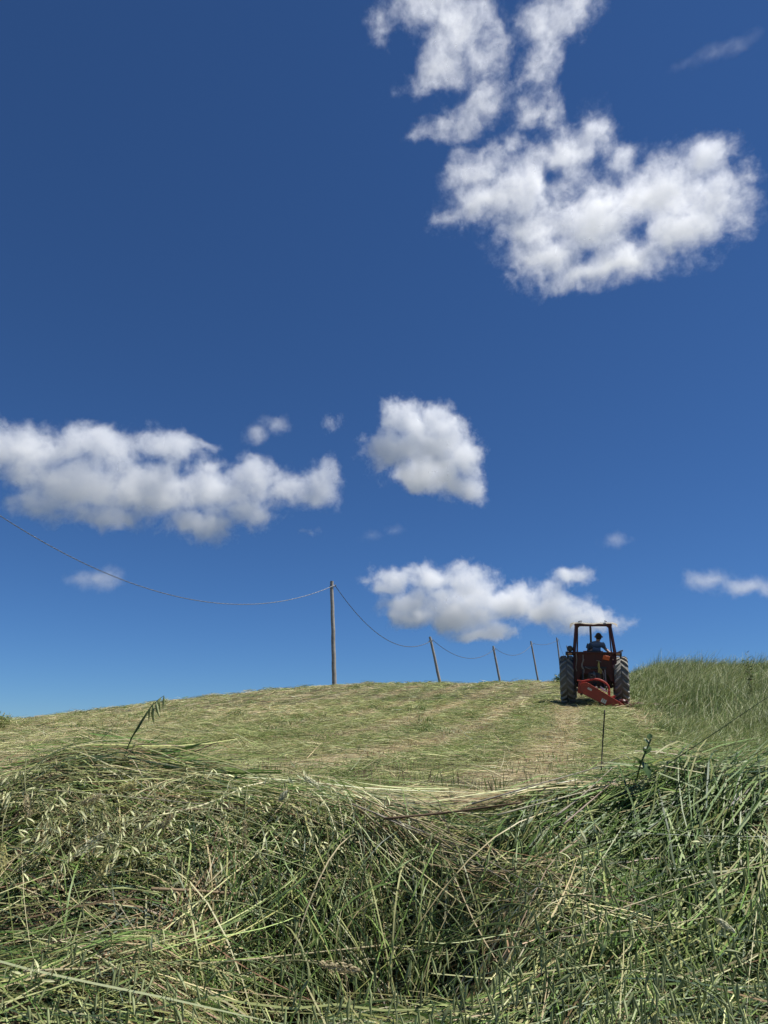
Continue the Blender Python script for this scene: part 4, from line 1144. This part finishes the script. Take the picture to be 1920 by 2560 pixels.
# body
bm = B(); bm_box(bm, (0, 0.15, 0.66), (0.36, 1.0, 0.42), bev=0.03); bm_box(bm, (0, 0.02, 0.68), (0.92, 0.46, 0.50), bev=0.04); bm_box(bm, (0, 1.2, 0.66), (0.32, 1.3, 0.36), bev=0.03)
bm_tube(bm, [(-0.56, 0, 0.635), (0.56, 0, 0.635)], [0.10, 0.10], 14); bm_tube(bm, [(-0.6, 1.85, 0.38), (0.6, 1.85, 0.38)], 0.05, 8)
bm_box(bm, (0, 1.85, 0.5), (0.2, 0.2, 0.25), bev=0.02)
obj("gearbox", bm, M_BLACK, T)
bm = B(); bm_box(bm, (0, 1.62, 1.06), (0.50, 1.25, 0.42), bev=0.05); obj("hood", bm, M_RED, T)
bm = B(); bm_box(bm, (0, 2.262, 1.02), (0.44, 0.03, 0.36), bev=0.008); obj("grille", bm, M_BLACK, T)
bm = B(); bm_box(bm, (0, 0.86, 1.16), (0.56, 0.16, 0.50), bev=0.03); obj("dashboard", bm, M_RED, T)
bm = B(); bm_tube(bm, [(-0.05, 1.55, 1.2), (-0.05, 1.55, 1.75), (-0.05, 1.55, 2.12)], [0.034, 0.032, 0.030], 10); obj("exhaust_pipe", bm, M_BLACK, T)
# fenders: arched plates over the tyres plus upright rear plates
for s, x0, x1 in ((-1, -0.50, -0.57), (1, 0.49, 0.56)):
    bm = B()
    prof = []
    for k in range(13):
        a = math.radians(-62 + 150 * k / 12)
        prof.append((math.sin(a) * 0.73, 0.635 + math.cos(a) * 0.72))
    A = [[bm.verts.new((x, y, z + dz)) for (y, z) in prof] for x, dz in ((x0, 0.0), (x0, 0.015), (x1 * 0.92, 0.015), (x1 * 0.92, 0.0))]
    for k in range(12):
        for j in range(4): bm.faces.new((A[j][k], A[j][k + 1], A[(j + 1) % 4][k + 1], A[(j + 1) % 4][k]))
    for k in (0, 12): bm.faces.new([A[j][k] for j in range(4)])
    bm_box(bm, (x0, 0.06, 0.98), (0.018, 1.06, 0.82), bev=0.004)
    # the crown of the arch is cut away behind: keep only its forward part, the upright plate closes the rear
    obj("fender", bm, M_RED, T)
bm = B()
bm_prism(bm, [(-0.48, 0.62), (-0.40, 0.62), (-0.34, 0.80), (0.36, 0.80), (0.43, 0.62), (0.49, 0.62), (0.49, 1.36), (0.30, 1.395), (-0.30, 1.395), (-0.48, 1.36)], -0.43, -0.40)
obj("rear_panel", bm, M_RED, T, False)
for x in (-0.50, 0.51):
    bm = B(); bm_box(bm, (x + (0.035 if x > 0 else 0), -0.36, 0.86), (0.05 if x < 0 else 0.11, 0.12, 0.98), bev=0.01); obj("fender_brace", bm, M_BLACK if x < 0 else M_RED, T)
bm = B(); bm_box(bm, (0.01, -0.46, 1.375), (1.46, 0.05, 0.045), bev=0.008); obj("rear_crossbar", bm, M_RED, T)
# roll-over frame
rops = link(bpy.data.objects.new("roll_over_frame", None), T)
for xb, xt in ((-0.485, -0.405), (0.555, 0.465)):
    bm = B()
    for dy, dx in ((-0.40, 0.0), (-0.34, -0.035 if xb < 0 else 0.035)):
        bm_tube(bm, [(xb + dx, dy, 1.30), (xt + dx * 0.6, dy + 0.02, 2.10)], 0.030, 6)
    bm_box(bm, ((xb + xt) / 2, -0.37, 1.72), (0.014, 0.05, 0.74), Matrix.Rotation(math.atan2(xt - xb, 0.8), 3, 'Y'))
    obj("post", bm, M_RED, rops)
bm = B(); bm_box(bm, (0.03, -0.37, 2.115), (0.98, 0.09, 0.075), bev=0.012)
for s in (-1, 1):
    cx = 0.03 + s * 0.385
    bm_prism(bm, [(cx + s * 0.07, 2.10), (cx - s * 0.07, 2.10), (cx + s * 0.085, 1.98)], -0.375, -0.355)
obj("top_beam", bm, M_RED, rops)
for xb in (-0.44, 0.50):
    bm = B(); bm_tube(bm, [(xb, 0.80, 1.35), (xb * 0.92, 0.80, 2.10)], 0.022, 6); bm_tube(bm, [(xb * 0.92, 0.82, 2.11), (xb * 0.92, -0.36, 2.11)], 0.02, 6); obj("front_post", bm, M_RED, rops)
# ragged canvas roof
bm = B()
nx, ny = 22, 16; rr = random.Random(5); G = []
for j in range(ny + 1):
    row = []
    for i in range(nx + 1):
        u, v = i / nx, j / ny
        x = -0.58 + 1.24 * u; y = -0.47 + 1.42 * v
        e_ = min(u, 1 - u); ev = min(v, 1 - v)
        z = 2.175 + 0.018 * math.sin(u * 9 + v * 4) * 0.6 + 0.004 * rr.uniform(-1, 1)
        if e_ < 0.06: z -= 0.06 * (1 - e_ / 0.06) * rr.uniform(0.6, 0.9)
        if v == 0: z -= 0.034 + 0.014 * math.sin(u * 23) * math.sin(u * 7); y -= 0.02
        if v == 0 and (u < 0.08): z -= 0.10 * (1 - u / 0.08)
        if v == 0 and (u > 0.94): z -= 0.07 * (u - 0.94) / 0.06
        row.append(bm.verts.new((x, y, z)))
    G.append(row)
for j in range(ny):
    for i in range(nx): bm.faces.new((G[j][i], G[j][i + 1], G[j + 1][i + 1], G[j + 1][i]))
bmesh.ops.solidify(bm, geom=bm.faces[:], thickness=0.008)
obj("canvas_roof", bm, M_CANVAS, T)
for (x, w_) in ((-0.30, 0.10), (0.36, 0.07)):
    bm = B(); bm_box(bm, (x, -0.43, 2.215), (w_, 0.10, 0.02), Matrix.Rotation(0.25 if x > 0 else -0.1, 3, 'Y'), 0.006); obj("roof_weight", bm, M_BLACK, T)
# lamps and mirrors on the crossbar ends
for s, x in ((-1, -0.62), (1, 0.66)):
    lm = link(bpy.data.objects.new("rear_lamp", None), T)
    bm = B(); bm_box(bm, (x, -0.47, 1.335), (0.20 if s < 0 else 0.15, 0.09, 0.075), bev=0.012); bm_tube(bm, [(x - s * 0.02 + s * 0.06, -0.46, 1.31), (x + s * 0.05, -0.46, 1.22)], 0.026, 8); obj("housing", bm, M_BLACK, lm)
    bm = B(); bm_box(bm, (x - s * 0.02, -0.520, 1.340), (0.09, 0.012, 0.045), bev=0.004); obj("lens", bm, M_LENS, lm)
bm = B(); bm_lathe(bm, [(-0.05, 0.0), (-0.05, 0.05), (0.0, 0.082), (0.02, 0.082), (0.02, 0.0)], 'Y', (-0.60, -0.42, 1.475), 18); bm_tube(bm, [(-0.60, -0.42, 1.40), (-0.57, -0.42, 1.33)], 0.016, 6); obj("work_lamp", bm, M_BLACK, T)
bm = B(); bm_tube(bm, [(0.60, -0.42, 1.35), (0.64, -0.42, 1.40), (0.72, -0.42, 1.425)], 0.012, 6); bm_box(bm, (0.72, -0.42, 1.425), (0.11, 0.03, 0.045), Matrix.Rotation(-0.3, 3, 'Y'), 0.01); obj("mirror", bm, M_ZINC, T)
bm = B(); bm_box(bm, (0.335, -0.50, 1.245), (0.17, 0.012, 0.125), Matrix.Rotation(0.25, 3, 'Y') @ Matrix.Rotation(0.35, 3, 'X'), 0.004); obj("reflector_plate", bm, M_ORANGE, T)
# seat, steering wheel
seat = link(bpy.data.objects.new("seat", None), T)
bm = B(); bm_box(bm, (0.03, -0.02, 1.14), (0.42, 0.40, 0.10), bev=0.03); obj("cushion", bm, M_BLACK, seat)
bm = B(); bm_box(bm, (0.03, -0.24, 1.30), (0.38, 0.07, 0.26), bev=0.03); obj("backrest", bm, M_BLACK, seat)
bm = B(); bm_lathe(bm, [(0.012 * math.cos(a), 0.19 + 0.012 * math.sin(a)) for a in np.linspace(0, 2 * math.pi, 7)[:-1]], 'Z', (0, 0, 0), 24)
for k in range(3): bm_tube(bm, [(0, 0, 0), (0.19 * math.cos(k * 2.09), 0.19 * math.sin(k * 2.09), 0)], 0.008, 5)
bm_tube(bm, [(0, 0, 0), (0, 0, -0.35)], 0.02, 8)
sw = obj("steering_wheel", bm, M_BLACK, T); sw.location = (0.02, 0.62, 1.52); sw.rotation_euler = (-0.55, 0, 0)
# hoses and tangle of linkage at the back
def hose(pts, r, m, name="hose"):
    bm = B(); bm_tube(bm, smooth_path(pts, 5), r, 6); obj(name, bm, m, T)
hose([(-0.44, -0.47, 1.35), (-0.43, -0.48, 1.18), (-0.46, -0.47, 0.98), (-0.44, -0.46, 0.88)], 0.011, M_HOSE)
hose([(-0.26, -0.46, 1.32), (-0.27, -0.49, 1.16), (-0.31, -0.50, 1.04), (-0.27, -0.50, 0.88), (-0.28, -0.52, 0.68)], 0.012, M_HOSE)
hose([(-0.24, -0.46, 1.20), (-0.29, -0.49, 1.04), (-0.25, -0.52, 0.90), (-0.29, -0.52, 0.76)], 0.011, M_HOSE)
hose([(-0.22, -0.46, 1.00), (-0.14, -0.48, 0.96), (-0.08, -0.50, 0.94)], 0.010, M_HOSE)
hose([(0.08, -0.47, 1.17), (0.14, -0.48, 1.16), (0.20, -0.47, 1.13)], 0.010, M_HOSE)
hose([(0.22, -0.49, 0.90), (0.25, -0.52, 0.78), (0.25, -0.54, 0.62), (0.26, -0.56, 0.5)], 0.014, M_HOSE)
bm = B(); r3 = random.Random(3)
for k in range(9):
    x = 0.12 + r3.uniform(-0.02, 0.05)
    bm_tube(bm, smooth_path([(0.14, -0.475, 1.16), (0.13 + r3.uniform(-0.02, 0.03), -0.50, 1.02), (x + r3.uniform(-0.03, 0.05), -0.50, 0.92), (x + r3.uniform(-0.04, 0.07), -0.50, 0.80 + r3.uniform(0, 0.06))], 4), 0.006, 4)
obj("twine_bundle", bm, M_ROPE, T)
hitch = link(bpy.data.objects.new("three_point_hitch", None), T)
for x in (-0.30, 0.30):
    bm = B(); bm_box(bm, (x, -0.62, 0.50), (0.035, 0.60, 0.07), Matrix.Rotation(0.15, 3, 'X'), 0.008); obj("lower_link", bm, M_BLACK, hitch)
    bm = B(); bm_tube(bm, [(x * 0.95, -0.50, 0.94), (x, -0.62, 0.52)], 0.018, 8); obj("lift_rod", bm, M_HOSE if x > 0 else M_BLACK, hitch)
bm = B(); bm_tube(bm, [(-0.33, -0.42, 0.97), (0.33, -0.42, 0.97)], 0.04, 10); obj("lift_shaft", bm, M_BLACK, hitch)
bm = B(); bm_tube(bm, [(0.0, -0.42, 0.86), (0.02, -0.80, 0.72)], 0.026, 8); bm_tube(bm, [(-0.07, -0.52, 0.82), (0.04, -0.52, 0.82)], 0.02, 6); obj("top_link", bm, M_HOSE, hitch)
bm = B(); bm_tube(bm, [(0.0, -0.40, 0.58), (0.05, -0.78, 0.44)], [0.05, 0.045], 10); obj("drive_shaft", bm, M_BLACK, T)
bm = B(); bm_box(bm, (0.0, -0.46, 0.70), (0.30, 0.10, 0.30), bev=0.02); bm_box(bm, (-0.10, -0.53, 0.80), (0.06, 0.05, 0.10), bev=0.01); bm_box(bm, (0.12, -0.53, 0.74), (0.07, 0.05, 0.14), bev=0.01); obj("hydraulic_block", bm, M_BLACK, T)
for x in (-0.28, 0.32):
    bm = B(); bm_box(bm, (x * 1.25, 0.45, 0.62), (0.22, 0.5, 0.03), bev=0.006); obj("footplate", bm, M_BLACK, T)

# ------------------------------------------------------------------ mower on the hitch
MW = root("rear_mower", (TX, TY, tz + 0.03), "red rear mower with slanted belt cover hitched behind the tractor", "mower")
MW.rotation_euler = T.rotation_euler
ca = Vector((-0.23, 0, 0.47)); cb = Vector((0.61, 0, 0.015))          # centres of the cover's two ends
ax = (cb - ca).normalized(); nr = Vector((-ax.z, 0, ax.x))
def capsule(r0, r1, seg=9):
    pts = []
    for k in range(seg + 1):
        g = math.pi / 2 + math.pi * k / seg
        pts.append(ca + (ax * math.cos(g) + nr * math.sin(g)) * r0)
    for k in range(seg + 1):
        g = -math.pi / 2 + math.pi * k / seg
        pts.append(cb + (ax * math.cos(g) + nr * math.sin(g)) * r1)
    return [(p.x, p.z) for p in pts]
bm = B(); bm_prism(bm, capsule(0.145, 0.105), -1.06, -0.94); obj("belt_cover", bm, M_RED2, MW)
cov = bm = B()
rim = capsule(0.150, 0.110)
A_ = [Vector((p[0], -1.068, p[1])) for p in rim]; A_.append(A_[0])
bm_tube(bm, A_, 0.010, 5, False); obj("cover_rim", bm, M_RED2, MW)
bm = B()
pp = [(-0.20, 0.50), (0.02, 0.39), (0.06, 0.33), (0.0, 0.31), (-0.16, 0.38)]
bm_tube(bm, [Vector((p[0], -1.062, p[1])) for p in pp + pp[:1]], 0.005, 5, False)
pp = [(0.30, 0.10), (0.36, 0.14), (0.44, 0.11), (0.58, 0.02)]
bm_tube(bm, [Vector((p[0], -1.062, p[1])) for p in pp], 0.005, 5, False); obj("pressed_ridge", bm, M_RED2, MW)
Rs = Matrix.Rotation(math.atan2(-(cb - ca).z, (cb - ca).x), 3, 'Y')
bm = B(); bm_box(bm, (-0.12, -1.0635, 0.455), (0.11, 0.004, 0.05), Rs); obj("sticker", bm, M_PLATE, MW, False)
for dx in (-0.045, 0.0, 0.045):
    bm = B(); c = Vector((0.215, -1.0635, 0.165)) + ax * dx; bm_box(bm, c, (0.036, 0.004, 0.10), Rs); obj("sticker", bm, M_PLATE, MW, False)
bm = B(); bm_box(bm, (-0.37, -0.98, 0.50), (0.085, 0.10, 0.33), Matrix.Rotation(0.13, 3, 'Y'), 0.012); bm_box(bm, (-0.36, -0.99, 0.655), (0.15, 0.08, 0.03), Matrix.Rotation(0.1, 3, 'Y'), 0.006); obj("headstock_post", bm, M_RED2, MW)
bm = B(); bm_tube(bm, smooth_path([(-0.34, -0.86, 0.62), (-0.16, -0.86, 0.665), (0.02, -0.86, 0.70), (0.20, -0.86, 0.66), (0.34, -0.86, 0.54), (0.37, -0.86, 0.36)], 6), 0.028, 8); obj("arch_frame", bm, M_RED2, MW)
bm = B(); bm_box(bm, (0.01, -0.84, 0.74), (0.05, 0.05, 0.13), bev=0.008); bm_box(bm, (-0.07, -0.84, 0.70), (0.04, 0.06, 0.12), bev=0.008); obj("mast", bm, M_BLACK, MW)
bm = B(); bm_box(bm, (0.22, -0.90, 0.44), (0.16, 0.05, 0.05), Matrix.Rotation(0.5, 3, 'Y'), 0.008); bm_tube(bm, [(0.14, -0.88, 0.52), (0.36, -0.90, 0.36)], 0.02, 6); obj("spring", bm, M_PLATE, MW)
bm = B(); bm_box(bm, (0.42, -0.90, 0.24), (0.20, 0.12, 0.05), Matrix.Rotation(-0.45, 3, 'Y'), 0.01); bm_box(bm, (0.36, -0.90, 0.33), (0.06, 0.08, 0.20), bev=0.01); obj("hinge", bm, M_RED2, MW)
bm = B(); bm_box(bm, (-0.42, -0.90, 0.40), (0.06, 0.08, 0.05), bev=0.01); bm_tube(bm, [(-0.45, -0.86, 0.44), (-0.28, -0.86, 0.40)], 0.022, 8); bm_box(bm, (-0.34, -0.88, 0.31), (0.06, 0.06, 0.06), bev=0.01); obj("hitch_pin", bm, M_BLACK, MW)
bm = B(); bm_box(bm, (1.25, -0.86, 0.05), (1.45, 0.30, 0.06), bev=0.02); bm_box(bm, (0.70, -0.88, 0.12), (0.22, 0.24, 0.16), bev=0.03); obj("cutter_bar", bm, M_RED, MW)
for k in range(4):
    bm = B(); bm_lathe(bm, [(0.0, 0.0), (0.0, 0.15), (0.02, 0.16), (0.05, 0.10), (0.07, 0.0)], 'Z', (0.72 + 0.36 * k, -0.86, 0.085), 16); obj("cutting_disc", bm, M_RED, MW)
bm = B(); bm_lathe(bm, [(0.0, 0.0), (0.0, 0.06), (0.12, 0.075), (0.16, 0.03), (0.16, 0.0)], 'Z', (0.70, -0.96, 0.06), 16); obj("drum_cap", bm, M_RED, MW)

# ------------------------------------------------------------------ driver
def skinned(name, verts, edges, radii, m, parent, rootv=0, sub=2):
    me = bpy.data.meshes.new(name); me.from_pydata(verts, edges, [])
    o = bpy.data.objects.new(name, me); link(o, parent)
    md = o.modifiers.new("skin", 'SKIN'); md.use_smooth_shade = True
    for i, r_ in enumerate(radii):
        sv = me.skin_vertices[0].data[i]
        sv.radius = (r_, r_) if not isinstance(r_, tuple) else r_
        sv.use_root = (i == rootv)
    sd = o.modifiers.new("sub", 'SUBSURF'); sd.levels = sub; sd.render_levels = sub
    me.materials.append(m)
    return o
PER = root("person", (TX + 0.025, TY, tz + 0.0), "driver in a blue-grey shirt seated on the tractor, right arm reaching to the fender", "person")
PER.rotation_euler = T.rotation_euler
hip = (0.04, -0.02, 1.26)
V_ = [hip, (0.045, -0.03, 1.40), (0.055, -0.03, 1.54), (0.075, -0.02, 1.635), (0.105, 0.0, 1.70), (0.13, 0.01, 1.76), (0.14, 0.015, 1.81), (0.14, 0.02, 1.87),   # spine, neck, head 0..7
      (0.23, -0.01, 1.62), (0.315, 0.03, 1.49), (0.42, -0.04, 1.40), (0.47, -0.06, 1.375),                                # right arm 8..11
      (-0.09, -0.01, 1.60), (-0.16, 0.10, 1.42), (-0.09, 0.38, 1.46), (-0.07, 0.46, 1.48),                                # left arm 12..15
      (0.13, 0.02, 1.20), (0.19, 0.46, 1.20), (0.20, 0.60, 0.78), (0.20, 0.74, 0.69),                                     # right leg 16..19
      (-0.05, 0.02, 1.20), (-0.11, 0.46, 1.20), (-0.12, 0.60, 0.78), (-0.12, 0.74, 0.69)]                                 # left leg 20..23
E_ = [(0, 1), (1, 2), (2, 3), (3, 4), (4, 5), (5, 6), (6, 7), (3, 8), (8, 9), (9, 10), (10, 11), (3, 12), (12, 13), (13, 14), (14, 15), (0, 16), (16, 17), (17, 18), (18, 19), (0, 20), (20, 21), (21, 22), (22, 23)]
R_ = [0.125, 0.125, 0.13, 0.10, 0.05, 0.062, 0.088, 0.075, 0.058, 0.043, 0.032, 0.030, 0.058, 0.043, 0.032, 0.030, 0.085, 0.065, 0.045, 0.04, 0.085, 0.065, 0.045, 0.04]
# fingers on both hands
def fingers(V_, E_, R_, wrist, d, side):
    d = Vector(d).normalized(); sd = Vector(side).normalized()
    wv = Vector(V_[wrist])
    for k, (off, ln) in enumerate(((-0.030, 0.070), (-0.010, 0.082), (0.010, 0.078), (0.028, 0.062))):
        b0 = len(V_)
        p1 = wv + d * 0.045 + sd * off; p2 = p1 + d * ln * 0.5 + Vector((0, 0, -0.004)); p3 = p2 + d * ln * 0.35 + Vector((0, 0, -0.022))
        V_ += [tuple(p1), tuple(p2), tuple(p3)]; R_ += [0.010, 0.009, 0.008]; E_ += [(wrist, b0), (b0, b0 + 1), (b0 + 1, b0 + 2)]
    b0 = len(V_); p1 = wv + d * 0.01 - sd * 0.035; p2 = p1 + d * 0.035 - sd * 0.018
    V_ += [tuple(p1), tuple(p2)]; R_ += [0.011, 0.009]; E_ += [(wrist, b0), (b0, b0 + 1)]
fingers(V_, E_, R_, 11, (0.9, -0.1, -0.25), (0.1, -1, 0))
fingers(V_, E_, R_, 15, (0.2, 1, 0.0), (1, -0.2, 0))
skinned("body", V_, E_, R_, M_SKIN, PER)
skinned("shirt", [hip[:2] + (1.33,), (0.045, -0.03, 1.42), (0.055, -0.03, 1.55), (0.075, -0.02, 1.64), (0.098, -0.005, 1.69), (0.235, -0.01, 1.62), (0.295, 0.02, 1.525), (-0.095, -0.01, 1.60), (-0.145, 0.06, 1.49)],
        [(0, 1), (1, 2), (2, 3), (3, 4), (3, 5), (5, 6), (3, 7), (7, 8)], [0.150, 0.148, 0.152, 0.118, 0.068, 0.082, 0.066, 0.082, 0.066], M_SHIRT, PER)
skinned("trousers", [(0.04, -0.02, 1.25), (0.042, -0.025, 1.345), (0.13, 0.02, 1.20), (0.19, 0.46, 1.205), (0.20, 0.59, 0.82), (-0.05, 0.02, 1.20), (-0.11, 0.46, 1.205), (-0.12, 0.59, 0.82)],
        [(0, 1), (0, 2), (2, 3), (3, 4), (0, 5), (5, 6), (6, 7)], [0.150, 0.158, 0.100, 0.080, 0.060, 0.100, 0.080, 0.060], M_TROUS, PER)
skinned("hair", [(0.134, -0.022, 1.755), (0.138, -0.018, 1.80), (0.14, -0.008, 1.85), (0.14, 0.012, 1.885), (0.14, 0.05, 1.895)], [(0, 1), (1, 2), (2, 3), (3, 4)], [0.068, 0.086, 0.096, 0.084, 0.06], M_HAIR, PER)
for s in (-1, 1):
    bm = B(); bm_lathe(bm, [(-0.012, 0.0), (-0.012, 0.022), (0.012, 0.028), (0.012, 0.0)], 'X', (0.14 + s * 0.098, 0.02, 1.83), 10); obj("ear", bm, M_SKIN, PER)
bm = B(); bm_box(bm, (0.14, 0.125, 1.82), (0.028, 0.045, 0.045), bev=0.012); obj("nose", bm, M_SKIN, PER)
for s in (-1, 1):
    bm = B(); bm_box(bm, (0.20 if s > 0 else -0.12, 0.76, 0.685), (0.10, 0.26, 0.09), bev=0.03); obj("shoe", bm, M_TROUS, PER)
for s in (-1, 1):
    bm = B(); bmesh.ops.create_uvsphere(bm, u_segments=8, v_segments=6, radius=0.013, matrix=Matrix.Translation((0.14 + s * 0.035, 0.100, 1.84))); obj("eye", bm, M_HAIR, PER)
bm = B(); bm_box(bm, (0.14, 0.108, 1.775), (0.05, 0.02, 0.010), bev=0.003); obj("mouth", bm, M_RED, PER)

# ------------------------------------------------------------------ plants breaking the skyline
def shrub(px, py, d, h, w, n, label, name="bush", cat="bush", wts=None, stems=5, lw=0.012):
    base = at(px, py, d); base.z = float(height(base.x, base.y)) - 0.05
    r = root(name, tuple(base), label, cat)
    arrs = []
    pr = random.Random(int(px) + 3)
    tips = []
    for k in range(stems):
        a = pr.uniform(0, 6.28); q = Vector((math.cos(a) * w * pr.uniform(0.2, 0.8), math.sin(a) * w * 0.6, h * pr.uniform(0.6, 1.0)))
        pth = smooth_path([Vector((0, 0, 0)), q * 0.5 + Vector((0, 0, h * 0.06)), q], 4)
        arrs.append(tube_arrays(pth, [0.008 - 0.0055 * i / (len(pth) - 1) for i in range(len(pth))], 5, (0.12, 0.11, 0.05)))
        tips.append(pth)
    part("stem", merge(arrs), M_GRASS, r)
    x = []; dirs = []
    for k in range(n):
        pth = tips[pr.randrange(stems)]
        q = pth[min(len(pth) - 1, int(len(pth) * pr.uniform(0.25, 1.0)))]
        x.append((q.x + pr.gauss(0, w * 0.16), q.y + pr.gauss(0, w * 0.16), max(0.02, q.z + pr.gauss(0, h * 0.05))))
        dirs.append((pr.gauss(0, 1), pr.gauss(0, 1), pr.gauss(0.5, 0.6)))
    x = np.array(x); dirs = norm(np.array(dirs))
    t = np.linspace(0, 1, 3)[None, :, None]
    L = np.random.default_rng(3).uniform(0.05, 0.13, (n, 1, 1))
    P = x[:, None, :] + dirs[:, None, :] * L * t
    W = np.tile(np.array([[0.004, lw, 0.001]]), (n, 1))
    sd = norm(np.cross(dirs, np.random.default_rng(4).normal(0, 1, (n, 3))))
    o = strips("foliage", P, W, sd, pick(n, wts or {'pale': 0.3, 'olive': 0.4, 'mid': 0.4, 'green': 0.3}, 0.25), M_GRASS)
    o.parent = r
    return r
shrub(-6, 1835, 15.0, 0.36, 0.26, 700, "pale green bushy weed at the left edge of the field", stems=16, wts={'pale': 0.5, 'olive': 0.4, 'mid': 0.4, 'cream': 0.1}, lw=0.006)
shrub(1872, 1690, 17.0, 1.35, 0.10, 130, "thin tall weed sticking up above the standing grass at right", "tall_weed", "weed", {'olive': 0.4, 'mid': 0.4, 'dark': 0.3}, 3)
shrub(1396, 1690, 31.0, 0.35, 0.3, 260, "small dark weed on the crest just left of the tractor", "crest_weed", "weed", {'dark': 0.5, 'green': 0.5}, 6)
